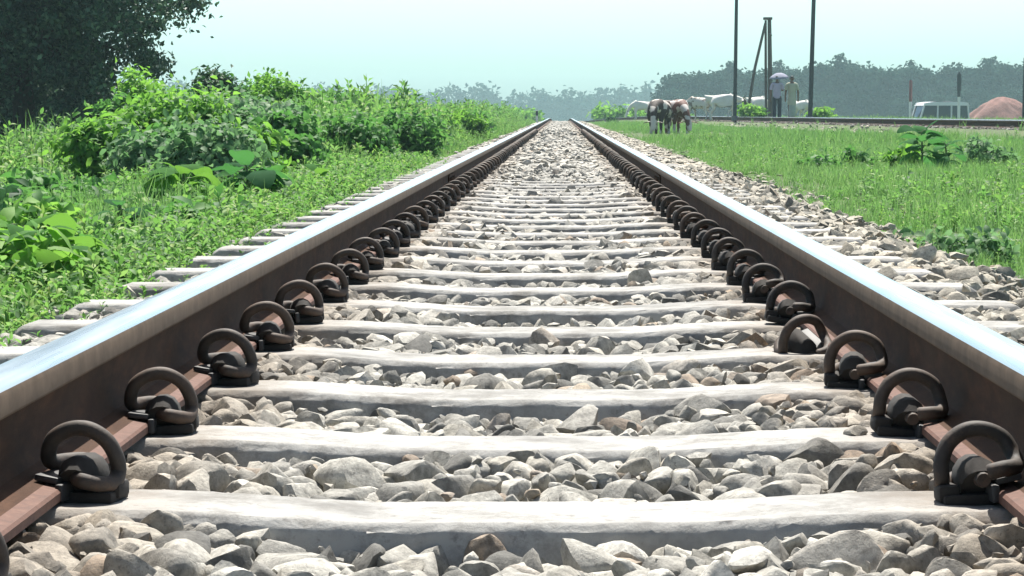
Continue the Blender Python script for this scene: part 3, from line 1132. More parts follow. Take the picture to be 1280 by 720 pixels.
# shrubs standing up from the left weeds: px, distance, width px, top px, material, label
SHR = [
    (188, 31, 140, 90, 'lime', 'bright lime green shrub with pale tips in front of the dark tree', 'shrub'),
    (268, 35, 82, 82, 'dark', 'tall dark green shrub just right of the lime shrub, against the sky', 'shrub'),
    (352, 37, 100, 90, 'lime', 'yellow green shrub with upright twigs right of the tall dark shrub', 'shrub'),
    (405, 43, 80, 112, 'mid', 'rounded mid green shrub where the left growth drops towards the track', 'shrub'),
    (372, 26, 100, 165, 'greygreen', 'dull olive green shrub low in front of the yellow green shrub', 'shrub'),
    (478, 52, 50, 137, 'dark', 'small dark shrub on the left verge below the far pale woods', 'shrub'),
    (555, 78, 36, 136, 'dark', 'small dark shrub farthest along the left verge', 'shrub'),
    (300, 24, 90, 175, 'mid', 'mid green shrub low in front of the tall dark shrub', 'shrub'),
    (312, 39, 66, 100, 'mid', 'green shrub filling the gap between the tall dark shrub and the yellow green one', 'shrub'),
    (438, 46, 60, 122, 'lime', 'light green shrub on the slope right of the rounded mid green one', 'shrub'),
    (148, 29, 60, 118, 'mid', 'green shrub at the left foot of the bright lime shrub', 'shrub'),
    (330, 30, 110, 140, 'lime', 'wide light green shrub in the middle of the left growth', 'shrub'),
    (225, 25, 90, 170, 'lime', 'low lime green shrub in front of the bigger lime shrub', 'shrub'),
]
for j, (px, Y, wpx, tpx, mt, lab, cat) in enumerate(SHR):
    s = Y / F_PX
    loc = on_ground(px, Y)
    top = CAM[2] - (tpx - 141) * s
    hh = top - loc[2]
    rw = wpx * s / 2
    plant('shrub', loc, mt, (rw * .9, rw * .8, hh / 2 * .95), 80, 60, 0.085 if mt != 'greygreen' else .06, 0.042, 300 + j, 0.015, lab, cat,
          clr=min(.09, rw * .2), lift=1.02, shell=.35)
# upright leafy sprigs poking out of the shrubs
for j, px in enumerate((252, 281, 338, 366, 388, 150)):
    pass

BANK = {'lime': 'leafy yellow green bush in the thick growth on the left bank', 'mid': 'leafy mid green bush in the thick growth on the left bank',
        'dark': 'leafy dark green bush in the thick growth on the left bank', 'greygreen': 'dull olive green bush in the thick growth on the left bank'}
rb = np.random.default_rng(88)
nb = 0
for j in range(400):
    if nb >= 60: break
    Y = rb.uniform(15, 62); px = rb.uniform(90, 600); x = at(px, Y)
    edge_x = -1.55 if Y > 20 else -1.75
    if x > edge_x or x < -5.4 or (px < 200 and Y > 22): continue
    lim = np.interp(px, [90, 130, 180, 260, 350, 420, 500, 600], [188, 150, 100, 95, 97, 120, 138, 143])
    hh = rb.uniform(.40, .74) * (0.75 if x > -2.0 else 1.0) * (.7 if Y < 20 else 1)
    z0 = float(ground_z(x, Y))
    hh = min(hh, CAM[2] - (lim - 141) * Y / F_PX - z0)
    if hh < .16: continue
    mt = ['lime', 'mid', 'mid', 'lime', 'lime', 'greygreen', 'mid', 'mid'][rb.integers(0, 8)]
    rw = hh * rb.uniform(.5, .85)
    ls = 0.052 + .0009 * Y
    plant('shrub', (x, Y, z0), mt, (rw, rw, hh * .48), 72, 52, ls * rb.uniform(.8, 1.3), ls * .5, 600 + j, .012, BANK[mt], 'shrub',
          'bushes of the left bank', clr=rw * .19, lift=1.05, shell=.3, nmax=12)
    nb += 1

NEARB = {'lime': 'small yellow green leafy plant low on the near left verge', 'mid': 'small mid green leafy plant low on the near left verge',
         'dark': 'small dark green leafy plant low on the near left verge'}
nb = 0
for j in range(300):
    if nb >= 26: break
    Y = rb.uniform(5.2, 16); px = rb.uniform(-40, 420); x = at(px, Y)
    if x > -1.28 or x < -3.8: continue
    mt = ['lime', 'mid', 'mid', 'dark'][rb.integers(0, 4)]
    hh = rb.uniform(.13, .26); rw = hh * rb.uniform(.55, .9)
    plant('leafy_weed', (x, Y, float(ground_z(x, Y))), mt, (rw, rw, hh * .48), 22, 14, .062 * rb.uniform(.8, 1.4), .036, 700 + j, .006, NEARB[mt], 'weed plant',
          'leafy plants of the near left verge', clr=rw * .2, lift=1.05, shell=.35, nmax=8)
    nb += 1

plant('shrub', on_ground(1075, 26), 'mid', (0.14, .14, .09), 14, 26, 0.07, 0.04, 340, 0.012, 'round green little shrub in the right grass left of the broad-leaved clump', 'shrub', clr=.035)
plant('shrub', on_ground(1232, 27), 'greygreen', (0.26, .22, .15), 26, 30, 0.07, 0.035, 341, 0.012, 'grey green bushy weed at the right edge of the grass', 'shrub', clr=.05)
plant('shrub', on_ground(1130, 25.5), 'lime', (0.13, .12, .12), 14, 30, 0.08, 0.04, 342, 0.010, 'small lime green weed touching the left of the broad-leaved clump', 'shrub', clr=.035)
plant('shrub', on_ground(763, 130), 'dark', (0.22, .2, .22), 12, 30, 0.12, 0.08, 343, 0.02, 'tiny dark bush by the track near its vanishing point', 'shrub', clr=.06)
plant('shrub', on_ground(1205, 9.3), 'greygreen', (0.16, .14, .05), 18, 34, 0.035, 0.02, 344, 0.006, 'pale grey green creeping weed at the gravel edge on the right', 'shrub', clr=.03)
plant('shrub', on_ground(1020, 25), 'mid', (0.22, .2, .06), 14, 26, 0.06, 0.035, 345, 0.010, 'low dark green weed patch in the right grass below the second track', 'shrub', clr=.04)
plant('shrub', on_ground(940, 106, .05), 'lime', (0.55, .4, .30), 22, 30, 0.16, 0.1, 346, 0.02, 'bright green weed mound right behind the second track beside the walkers', 'shrub', clr=.1)
plant('shrub', on_ground(1025, 101, .05), 'lime', (0.42, .3, .26), 20, 30, 0.15, 0.1, 347, 0.02, 'bright yellow green bush at the foot of the right tall pole', 'shrub', clr=.1)


def broad_leaf(L, W, rg, droop):
    """one big ovate leaf as a curved sheet with a sunken midrib"""
    nu, nv = 27, 11
    V = []
    ph = rg.uniform(0, 6)
    for i in range(nu):
        t = i / (nu - 1)
        w = W * 0.5 * (math.sin(math.pi * min(1, t * 0.93 + 0.06)) ** 0.75) * (1 - 0.25 * t)
        ang = droop * t
        yv = L * (math.sin(ang) / droop if droop > 1e-3 else t); zv = -L * (1 - math.cos(ang)) / droop if droop > 1e-3 else 0
        for j in range(nv):
            s = j / (nv - 1) * 2 - 1
            V.append((s * w, yv, zv + 0.16 * w * abs(s) ** 1.2 - 0.20 * w * s * s + 0.020 * L * math.sin(9 * t + ph) * abs(s) + 0.007 * L * math.sin(52 * t - 13 * abs(s)) * min(1, abs(s) * 3)))
    Q = []
    for i in range(nu - 1):
        for j in range(nv - 1):
            Q.append((i * nv + j, i * nv + j + 1, (i + 1) * nv + j + 1, (i + 1) * nv + j))
    return np.array(V), np.array(Q)


def broad_plant(px, Y, nl, L, hs, mat, label, seed, name='broad_leaved_plant'):
    rg = np.random.default_rng(seed)
    t = empty(name, on_ground(px, Y))
    VV, QQ, off = [], [], 0
    st = MB()
    st.loft([(0, 0, -.03), (0.01, 0, hs * .5), (0, .01, hs)], [.012, .009, .006], 6)
    yaw = rg.uniform(0, 6.28)
    for j in range(nl):
        tt = 0.3 + 0.7 * (j + .5) / nl
        yaw += 2.39 + rg.normal(0, .2)
        l = L * rg.uniform(0.75, 1.15) * (1.1 - .35 * tt)
        v, q = broad_leaf(l, l * rg.uniform(.68, .85), rg, rg.uniform(.8, 1.9))
        m = rotm(yaw, rg.normal(.7 * tt - .05, .3), rg.normal(0, .25))
        base = np.array([0, 0, hs * tt])
        pet = rotm(yaw, .5) @ np.array([0, l * .25, 0])
        VV.append(v @ m.T + base + pet); QQ.append(q + off); off += len(v)
        st.loft([tuple(base), tuple(base + pet * .5 + np.array([0, 0, .01])), tuple(base + pet)], [.005, .004, .003], 5)
    link('foliage', np_mesh('foliage', np.concatenate(VV), [np.concatenate(QQ)]), M[mat], t)
    st.build('stem', M['stem'], t)
    tag(t, label, 'plant', 'broad-leaved plants on the verges')
    return t


broad_plant(22, 6.9, 17, 0.20, .24, 'broad', 'big drooping broad-leaved plant at the left edge of the photo', 401)
broad_plant(84, 7.2, 12, 0.15, .17, 'broad', 'broad-leaved plant with a dark drooping leaf right beside the leftmost plant', 402)
broad_plant(228, 12.3, 16, 0.25, .27, 'broad', 'bright broad-leaved plant with large hanging leaves left of its dark-leaved neighbour', 403)
broad_plant(308, 13.2, 16, 0.26, .27, 'broadblue', 'dark broad-leaved plant with long arching leaves beside the left rail', 404)
broad_plant(148, 10.2, 12, 0.13, .19, 'broadblue', 'small dark broad-leaved plant between the left edge plants and the bright one', 405)
broad_plant(195, 9.4, 8, 0.10, .09, 'broad', 'small pale broad-leaved plant low beside the sleeper ends', 406)
broad_plant(395, 16.5, 13, 0.18, .18, 'broad', 'mid green broad-leaved plant farthest up the left rail', 407)
broad_plant(1150, 25, 14, 0.30, .36, 'broadblue', 'blue green broad-leaved clump standing out of the right grass', 408)
broad_plant(1180, 24.6, 10, 0.24, .26, 'broadblue', 'broad-leaved plant with shiny pale leaves at the right of the blue green clump', 409)

# ---- the big dark tree
TY = 45.0
tx = at(62, TY)
tree = plant('broadleaf_tree', (tx - 0.45, TY, float(ground_z(tx, TY))), 'tree', (2.6, 2.75, 3.3), 720, 170, 0.105, 0.06, 501, 0.22,
             'large dark leafy tree towering at the left edge behind the shrubs', 'tree', None, ('crown', 'trunk'), .16, stem='bark', shell=.38,
             ctr=(0, 0, 3.7), fork=.4, nmax=40)
plant('broadleaf_tree', on_ground(-60, 49), 'tree', (2.3, 2.3, 1.55), 150, 80, 0.16, 0.085, 502, 0.12,
      'low dark bushy tree in the shade beneath the large tree', 'tree', None, ('crown', 'trunk'), .28, stem='bark', shell=.2,
      ctr=(0, 0, 1.35), fork=.4, nmax=24)
plant('broadleaf_tree', on_ground(70, 50), 'tree', (1.5, 1.3, 1.2), 90, 70, 0.16, 0.085, 503, 0.08,
      'dark bush crowding the foot of the large tree behind the lime shrub', 'tree', None, ('crown', 'trunk'), .25, stem='bark', shell=.2,
      ctr=(0, 0, 1.1), fork=.4, nmax=24)

# ---- far wood on the right: single trees
protos = []
for j, (rw, hh) in enumerate(((2.3, 7.6), (1.9, 8.4), (2.7, 7.0), (1.5, 8.2))):
    t = plant('far_tree', (0, 0, 0), 'fartree', (rw, rw, hh * .43), 130, 80, 0.38, 0.28, 520 + j, 0.2, 'x', 'tree', None, ('crown', 'trunk'), .34,
              stem='bark', shell=.3, ctr=(0, 0, hh * .55), fork=.4, nmax=10)
    protos.append((t, hh))
first = [True] * 4
TREES = [  # px, top px, kind
    (848, 88, 0), (868, 90, 2), (887, 86, 0), (905, 81, 1), (925, 84, 0), (948, 86, 2), (968, 82, 0), (985, 80, 1), (1003, 84, 2), (1022, 79, 0),
    (1040, 74, 0), (1060, 72, 1), (1078, 80, 0), (1097, 78, 2), (1115, 84, 0), (1134, 79, 0), (1150, 80, 1), (1168, 88, 2), (1186, 80, 3),
    (1198, 92, 2), (1213, 78, 1), (1232, 82, 0), (1247, 76, 1), (1262, 75, 0), (1282, 76, 1), (1303, 80, 0), (1325, 78, 2), (1350, 80, 0), (1380, 76, 0)]
labs = {18: 'slim lone-crowned far tree rising from the gap above the parked van', 0: 'hazy tree ending the far wood on its left side',
        11: 'tallest hazy tree in the middle of the far wood, right of the right pole'}
row = [(px, tp, kd, 430.0, False) for px, tp, kd in TREES]
row += [(px + 9, tp + 7 + (j % 3) * 2, (kd + j) % 3, 452.0, True) for j, (px, tp, kd) in enumerate(TREES)]
row += [(px - 4, 108 + (j % 4) * 4, 2 * (j % 2), 418.0, True) for j, (px, tp, kd) in enumerate(TREES)]
for j, (px, tp, kd, Y, back) in enumerate(row):
    Y = Y + rng.uniform(-7, 7)
    t, hh = protos[kd]
    o = t if first[kd] else dup(t)
    first[kd] = False
    x = at(px, Y); z = float(ground_z(x, Y))
    top = CAM[2] - (tp - 141) * Y / F_PX
    s = (top - z) / (hh * 1.0)
    o.location = (x, Y, z); o.rotation_euler = (0, 0, rng.uniform(0, 6.28)); o.scale = (s * rng.uniform(.9, 1.15), s, s)
    tag(o, labs.get(j, 'hazy blue green tree in the far wood behind the second track') if not back else
        'hazy blue green tree in the far wood behind the second track', 'tree', 'trees of the far wood')

# ---- farthest wood, one mass
rg = np.random.default_rng(77)
VV, FF, off = [], [], 0
Yw = 900.0
for px in range(-250, 900, 9):
    x = at(px + rg.uniform(-4, 4), Yw); zb = float(ground_z(x, Yw))
    tp = 107 + 4 * math.sin(px * .021) + 3 * math.sin(px * .07 + 1) + rg.uniform(-3, 3)
    top = CAM[2] - (tp - 141) * Yw / F_PX
    hh = top - zb
    V, F, C = crown_leaves(26, 16, (x, Yw + rg.uniform(-20, 20), zb + hh * .5), (3.0, 3.0, hh * .48), 1.7, 1.2, rg, .8, .2)
    VV.append(V); FF.append(F + off); off += len(V)
w = link('distant_wood', np_mesh('distant_wood', np.concatenate(VV), [np.concatenate(FF)]), M['fartree'])
tag(w, 'pale haze-blue line of woods along the horizon behind the track', 'woods', kind='stuff')
# crop field hedge below the woods
VV, FF, off = [], [], 0
for px in range(-100, 860, 10):
    Yh = rg.uniform(190, 260)
    x = at(px + rg.uniform(-5, 5), Yh); zb = float(ground_z(x, Yh))
    if abs(x) < 2.2: continue
    top = CAM[2] - (137 + rg.uniform(-2, 3) - 141) * Yh / F_PX
    hh = top - zb
    V, F, C = crown_leaves(22, 18, (x, Yh, zb + hh * .5), (1.0, 1.0, hh * .5), .42, .26, rg, .25, .2)
    VV.append(V); FF.append(F + off); off += len(V)
w = link('crops', np_mesh('crops', np.concatenate(VV), [np.concatenate(FF)]), M['lime'])
tag(w, 'pale green crop growth in the fields beyond the verge weeds', 'crops', kind='stuff')

# ------------------------------------------------------------------ poles and posts
M['pole'] = simple('weathered_pole', (0.045, 0.05, 0.055), 0.7, 0.2, 0.3, 3)
M['oldwood'] = simple('old_timber', (0.12, 0.10, 0.09), 0.85, 0, 0.3, 6)
M['whitepaint'] = simple('white_paint', (0.75, 0.75, 0.72), 0.6, 0, 0.08, 5)
M['redpaint'] = simple('dull_red_paint', (0.22, 0.07, 0.06), 0.7, 0, 0.2, 5)
M['cap'] = simple('grey_iron', (0.15, 0.15, 0.15), 0.6, 0.4, 0.2, 5)


def pole(px_b, px_t, Y, h, r, label):
    t = empty('utility_pole', on_ground(px_b, Y))
    dx = (px_t - px_b) * Y / F_PX * h / 4.4
    MB().loft([(0, 0, -.3), (dx * .5, 0, h * .5), (dx, 0, h)], [r, r * .88, r * .72], 10).build('shaft', M['pole'], t)
    if h > 4: MB().box((dx, 0, h - .35), (1.3, .09, .11)).build('cross_arm', M['pole'], t)
    for q in ((-.55, 0.0, .55) if h > 4 else ()):
        MB().loft([(dx + q, 0, h - .30 if q else h), (dx + q, 0, h - .24 if q else h + .06), (dx + q, 0, h - .16 if q else h + .14)], [.02, .045, .03], 8).build('insulator_cup', M['whitepaint'], t)
    MB().loft([(0, 0, -.1), (0, 0, .22)], [r * 1.7, r * 1.6], 10).build('footing', M['cap'], t)
    tag(t, label, 'pole', 'tall poles behind the second track')


pole(917.5, 919, 104, 7.4, .075, 'tall thin dark pole left of the leaning timber stay')
pole(1011, 1015, 98, 7.6, .085, 'tall dark pole right of the two walking people')
pole(1277, 1278, 92, 2.3, .07, 'short dark pole cut by the right edge of the photo')

# leaning timber stay: two uprights meeting at a cap
AY = 108
s = AY / F_PX
t = empty('timber_stay', on_ground(958, AY))
gz = t.location.z
def lz(py): return CAM[2] - (py - 141) * s - gz
def lx(px): return at(px, AY) - t.location.x
MB().loft([(lx(962), 0, -.2), (lx(961), 0, lz(80)), (lx(960), 0, lz(25))], [.09, .085, .075], 8).build('upright_post', M['oldwood'], t)
MB().loft([(lx(957), .12, -.2), (lx(956), .1, lz(80)), (lx(955.5), .05, lz(26))], [.05, .05, .045], 8).build('upright_post', M['oldwood'], t)
MB().loft([(lx(930), -.3, -.2), (lx(942), -.2, lz(85)), (lx(955), 0, lz(30))], [.06, .055, .05], 8).build('raking_strut', M['oldwood'], t)
MB().box((lx(958), .02, lz(25) + .03), (.34, .3, .10), bevel=.01).build('cap_block', M['oldwood'], t)
MB().loft([(lx(960), -.14, lz(45)), (lx(961), -.16, lz(44)), (lx(961), -.14, lz(43))], [.06, .09, .05], 8).build('bracket', M['cap'], t)
tag(t, 'old timber A-shaped stay with a leaning strut between the two tall poles', 'post')

# small signal posts by the van
def banded_post(px, Y, tpx, w, mats, label, blade=None):
    t = empty('signal_post', on_ground(px, Y))
    h = CAM[2] - (tpx - 141) * Y / F_PX - t.location.z
    MB().loft([(0, 0, -.2), (0, 0, h * .62)], [w, w], 10).build('lower_shaft', mats[0], t)
    MB().loft([(0, 0, h * .62), (0, 0, h * .97), (0, 0, h)], [w * 1.1, w * 1.1, w * .5], 10).build('upper_shaft', mats[1], t)
    if blade: MB().box((0, -.02, h * .84), (w * 3, w * 1.6, h * .26), bevel=.02).build('signal_box', M['pole'], t)
    tag(t, label, 'post')


banded_post(1196, 158, 90, .08, (M['whitepaint'], M['pole']), 'signal post with a dark box on top standing by the van', True)
banded_post(1136, 165, 100, .09, (M['whitepaint'], M['redpaint']), 'slender red and white post left of the van')
banded_post(671, 118, 138, .05, (M['whitepaint'], M['pole']), 'little dark and white marker post left of the vanishing rails')

# ------------------------------------------------------------------ heap of red soil
rg = np.random.default_rng(9)
HY = 175
t_loc = on_ground(1250, HY)
nr, na = 26, 64
V = [(0, 0, 0)]
top = CAM[2] - (121 - 141) * HY / F_PX - t_loc[2]
for a_ in range(nr):
    q = (a_ + 1) / nr
    for b_ in range(na):
        th = 2 * math.pi * b_ / na
        rr = q * (3.3 + .35 * math.sin(3 * th + 1) + .15 * math.sin(7 * th))
        V.append((rr * math.cos(th), rr * math.sin(th) * .8, top * (1 - q ** 1.7) + (.05 * math.sin(5 * th + 11 * q) + .03 * math.sin(11 * th - 17 * q)) * q * (1 - q) * 3 - .02 + rg.normal(0, .012)))
V[0] = (0, 0, top)
Q = [(1 + a_ * na + b_, 1 + a_ * na + (b_ + 1) % na, 1 + (a_ + 1) * na + (b_ + 1) % na, 1 + (a_ + 1) * na + b_) for a_ in range(nr - 1) for b_ in range(na)]
T = [(0, 1 + (b_ + 1) % na, 1 + b_) for b_ in range(na)]
M['redsoil'] = simple('red_soil', (0.235, 0.125, 0.105), 0.95, 0, 0.3, 2.5, .8, .06)
o = link('soil_heap', np_mesh('soil_heap', V, [np.array(Q), np.array(T)]), M['redsoil'])
o.location = t_loc
tag(o, 'broad heap of red soil at the right edge before the far wood', 'heap')
plant('shrub', on_ground(1282, 168), 'lime', (1.1, .8, .7), 26, 30, 0.25, 0.15, 348, 0.03, 'green bush growing against the right foot of the red heap', 'shrub', clr=.16)

# ------------------------------------------------------------------ van behind the second track
M['van'] = simple('white_van_paint', (0.72, 0.73, 0.74), 0.35, 0, 0.05, 3)
M['glass'] = simple('tinted_glass', (0.06, 0.075, 0.09), 0.08, 0, 0.1, 3)
M['rubber'] = simple('rubber', (0.02, 0.02, 0.02), 0.8, 0, 0.2, 10)
M['lamp'] = simple('lamp_lens', (0.6, 0.6, 0.58), 0.15, 0, 0.1, 3)
VY = 165
gx = at(1173, VY); gz = float(ground_z(gx, VY))
roof_z = CAM[2] - (127.5 - 141) * VY / F_PX
t = empty('parked_van', (gx, VY, gz), 0)
VH = max(1.5, roof_z - gz)
L_, W_ = 3.15, 1.5
body = [(-L_ / 2, .35), (-L_ / 2, .95), (-L_ / 2 + .06, 1.02), (L_ / 2 - .02, 1.02), (L_ / 2, .9), (L_ / 2, .35)]
b = MB().prism(body, [(0, -W_ / 2, 0), (0, W_ / 2, 0)])
b.build('body', M['van'], t, sharp=25)
cab = [(-L_ / 2 + .05, 1.022), (-L_ / 2 + .36, VH - .10), (L_ / 2 - .14, VH - .10), (L_ / 2 - .03, 1.022)]
MB().prism(cab, [(0, -W_ / 2 + .07, 0), (0, W_ / 2 - .07, 0)]).build('window', M['glass'], t, sharp=25)
rf = [(-L_ / 2 + .24, VH - .22), (-L_ / 2 + .38, VH - .05), (-L_ / 2 + .9, VH), (L_ / 2 - .4, VH), (L_ / 2 - .12, VH - .05), (L_ / 2 - .06, VH - .22)]
MB().prism(rf, [(0, -W_ / 2 - .01, 0), (0, W_ / 2 + .01, 0)]).build('roof', M['van'], t, sharp=25)
for sy in (-1, 1):
    yy_ = sy * (W_ / 2 - .06)
    for (xa, xb) in ((-L_ / 2 + .03, -L_ / 2 + .34), (-.45, -.43), (.42, .42), (L_ / 2 - .05, L_ / 2 - .14)):
        MB().loft([(xa, yy_, 1.0), (xb, yy_, VH - .08)], [.055, .05], 6).build('pillar', M['van'], t)
for xw in (-L_ / 2 + .55, L_ / 2 - .55):
    for sy in (-1, 1):
        wh = MB().loft([(xw, sy * (W_ / 2 - .14), .28), (xw, sy * (W_ / 2 - .12), .28), (xw, sy * (W_ / 2 + .01), .28), (xw, sy * (W_ / 2 + .03), .28)],
                       [.24, .28, .28, .24], 18).build('wheel', M['rubber'], t)
        MB().loft([(xw, sy * (W_ / 2 + .031), .28), (xw, sy * (W_ / 2 + .04), .28)], [.16, .14], 14).build('rim', M['cap'], wh)
for sy in (-1, 1):
    MB().box((-L_ / 2 - .01, sy * .55, .75), (.04, .26, .16), bevel=.01).build('headlight', M['lamp'], t)
MB().box((-L_ / 2 - .03, 0, .42), (.08, W_ - .04, .16), bevel=.02).build('bumper', M['cap'], t)
for q in (-.5, .45):
    MB().box((q, 0, VH + .03), (.05, 1.2, .04)).build('roof_bar', M['cap'], t)
t.rotation_euler = (0, 0, R(14))
tag(t, 'white-roofed van parked behind the second track before the far wood', 'van')


# ------------------------------------------------------------------ people and animals
def skin_mesh(name, verts, edges, radii, sub=2, root=0):
    me = bpy.data.meshes.new(name)
    me.from_pydata(verts, edges, [])
    o = bpy.data.objects.new('tmp_skin', me)
    COL.objects.link(o)
    sk = o.modifiers.new('s', 'SKIN')
    sk.use_smooth_shade = True
    for v, r in zip(me.skin_vertices[0].data, radii):
        v.radius = r if isinstance(r, tuple) else (r, r)
        v.use_root = False
    me.skin_vertices[0].data[root].use_root = True
    sd = o.modifiers.new('d', 'SUBSURF'); sd.levels = sub; sd.render_levels = sub
    dg = bpy.context.evaluated_depsgraph_get()
    dg.update()
    ev = o.evaluated_get(dg)
    res = bpy.data.meshes.new_from_object(ev)
    res.name = name
    bpy.data.objects.remove(o)
    bpy.data.meshes.remove(me)
    res.materials.clear()
    res.polygons.foreach_set('use_smooth', np.full(len(res.polygons), True))
    return res


class SK:
    def __init__(s): s.v, s.e, s.r = [], [], []
    def add(s, p, r, prev=None):
        s.v.append(p); s.r.append(r)
        if prev is not None: s.e.append((prev, len(s.v) - 1))
        return len(s.v) - 1
    def chain(s, start, pts):
        for p, r in pts: start = s.add(p, r, start)
        return start
    def mesh(s, name, sub=2): return skin_mesh(name, s.v, s.e, s.r, sub)


M['skin'] = simple('skin', (0.16, 0.085, 0.055), 0.6, 0, 0.1, 8)
M['hair'] = simple('black_hair', (0.012, 0.011, 0.011), 0.5, 0, 0.3, 60)
M['lilac'] = simple('lilac_cotton', (0.46, 0.40, 0.52), 0.9, 0, 0.1, 8, .3, .01)
M['navy'] = simple('dark_trousers', (0.035, 0.04, 0.055), 0.9, 0, 0.15, 8)
M['cream'] = simple('cream_cotton', (0.50, 0.50, 0.38), 0.9, 0, 0.1, 8, .3, .01)
M['palegrn'] = simple('pale_lungi', (0.42, 0.46, 0.40), 0.9, 0, 0.15, 8, .3, .01)
M['brolly'] = simple('umbrella_cloth', (0.24, 0.25, 0.33), 0.8, 0, 0.12, 4)


def person(loc, rz, raise_arm, top_mat, label, robe, stride=0.10):
    b = SK()
    pel = b.add((0, 0, .92), (.125, .09))
    ch = b.chain(pel, [((0, .0, 1.06), (.115, .085)), ((0, .0, 1.25), (.145, .095)), ((0, 0, 1.38), (.10, .07)), ((0, .005, 1.44), .052), ((0, .012, 1.49), .05),
                       ((0, .015, 1.55), (.072, .085)), ((0, .012, 1.62), (.068, .08)), ((0, .01, 1.655), (.035, .04))])
    for s in (-1, 1):
        st = stride * s
        b.chain(pel, [((s * .085, 0, .86), .083), ((s * .09, st * .55, .50), .056), ((s * .09, st * .35 - .01, .34), .053), ((s * .09, st, .085), .036),
                      ((s * .095, st + .06, .035), .034), ((s * .10, st + .15, .022), .025)])
        if s == raise_arm:
            arm = [((s * .17, 0, 1.37), .048), ((s * .21, .03, 1.13), .040), ((s * .15, .18, 1.20), .032), ((s * .10, .22, 1.30), .026), ((s * .09, .23, 1.36), .034)]
        else:
            arm = [((s * .17, 0, 1.37), .048), ((s * .225, -.02, 1.10), .040), ((s * .235, .03, .86), .028), ((s * .235, .05, .79), .034), ((s * .23, .06, .72), .02)]
        b.chain(3, arm[:1])
        b.chain(len(b.v) - 1, arm[1:])
    me = b.mesh('person')
    o = link('person', me, M['skin'])
    # clothes
    c = SK()
    low = .50 if robe else .80
    p0 = c.add((0, 0, low), (.19, .15) if robe else (.155, .115))
    sh = c.chain(p0, [((0, 0, .95), (.155, .115)), ((0, 0, 1.1), (.145, .108)), ((0, 0, 1.26), (.172, .118)), ((0, 0, 1.385), (.12, .085)), ((0, .003, 1.43), .066)])
    for s in (-1, 1):
        k = c.chain(4, [((s * .175, 0, 1.365), .066)])
        if s == raise_arm: c.chain(k, [((s * .21, .028, 1.15), .062)])
        else: c.chain(k, [((s * .222, -.018, 1.13), .064)])
    link('kurta' if robe else 'shirt', c.mesh('top'), M[top_mat], o)
    if robe:
        d = SK()
        p0 = d.add((0, 0, .90), (.14, .10))
        d.chain(p0, [((0, 0, .6), (.165, .135)), ((0, .01, .25), (.17, .15)), ((0, .01, .13), (.165, .15))])
        link('wrap_skirt', d.mesh('wrap_skirt'), M['palegrn'], o)
    else:
        d = SK()
        p0 = d.add((0, 0, .93), (.14, .10))
        for s in (-1, 1):
            st = stride * s
            d.chain(p0, [((s * .085, 0, .84), .096), ((s * .092, st * .55, .50), .078), ((s * .092, st * .4, .34), .072), ((s * .09, st, .09), .066)])
        link('trousers', d.mesh('trousers'), M['navy'], o)
    h = SK()
    p0 = h.add((0, -.012, 1.58), (.078, .082))
    h.chain(p0, [((0, -.008, 1.63), (.074, .084)), ((0, .0, 1.668), (.045, .05))])
    link('hair', h.mesh('hair'), M['hair'], o)
    for s in (-1, 1):
        MB().loft([(s * .069, .01, 1.535), (s * .079, .005, 1.555), (s * .079, .002, 1.575), (s * .07, .005, 1.59)], [.008, .014, .016, .008], 8).build('ear', M['skin'], o)
    o.location = loc; o.rotation_euler = (0, 0, rz)
    tag(o, label, 'person')
    return o


PY = 101.0
pa = person(on_ground(970, PY, 0.0), R(-4), 1, 'lilac', 'person in a lilac shirt and dark trousers walking away under an umbrella', False)
pb = person(on_ground(988.5, PY + .4, 0.0), R(3), 0, 'cream', 'person in a long cream tunic and pale wrap walking right of the umbrella holder', True, .07)
# umbrella held by the left person
hx, hy, hz = (pa.matrix_basis @ Vector((.09, .23, 1.36)))[:]
um = empty('umbrella', (hx, hy, hz))
m = MB()
n_ = 8; rings = []
for q in (0.02, .3, .55, .8, 1.0):
    rr = .36 * q; zz = .40 - .20 * q ** 2
    rings.append([m.bm.verts.new((rr * math.cos(2 * math.pi * k / 32) * (1 - (.05 * q if k % 4 == 2 else 0)), rr * math.sin(2 * math.pi * k / 32) * (1 - (.05 * q if k % 4 == 2 else 0)), zz - (.0 if k % 4 == 0 else -.015 * q))) for k in range(32)])
for a_, b_ in zip(rings[:-1], rings[1:]):
    for k in range(32): m.bm.faces.new((a_[k], a_[(k + 1) % 32], b_[(k + 1) % 32], b_[k]))
m.bm.faces.new(rings[0])
cn = m.build('canopy', M['brolly'], um, sharp=80)
so = cn.modifiers.new('thick', 'SOLIDIFY'); so.thickness = .006
MB().loft([(0, 0, -.10), (0, 0, .2), (0, 0, .44)], [.009, .008, .006], 8).build('shaft', M['cap'], um)
MB().loft([(0, 0, -.10), (0.0, 0, -.15), (.02, 0, -.18), (.045, 0, -.17), (.05, 0, -.14)], [.013, .013, .012, .012, .010], 8).build('handle', M['pole'], um)
um.rotation_euler = (R(8), R(-4), 0)
um.location.z += .02
tag(um, 'pale grey lilac umbrella held above the two walking people', 'umbrella')


def patch_hide(name, c1, c2, thr, scale):
    m, nt, b = new_mat(name)
    f = noise(nt, scale, 2, .5)
    col = ramp(nt, [(max(0, thr - .02), c1), (min(1, thr + .02), c2)], f)
    nt.links.new(col, b.inputs['Base Color'])
    b.inputs['Roughness'].default_value = .75
    bump(nt, b, noise(nt, 90, 4), .4, .006)
    return m


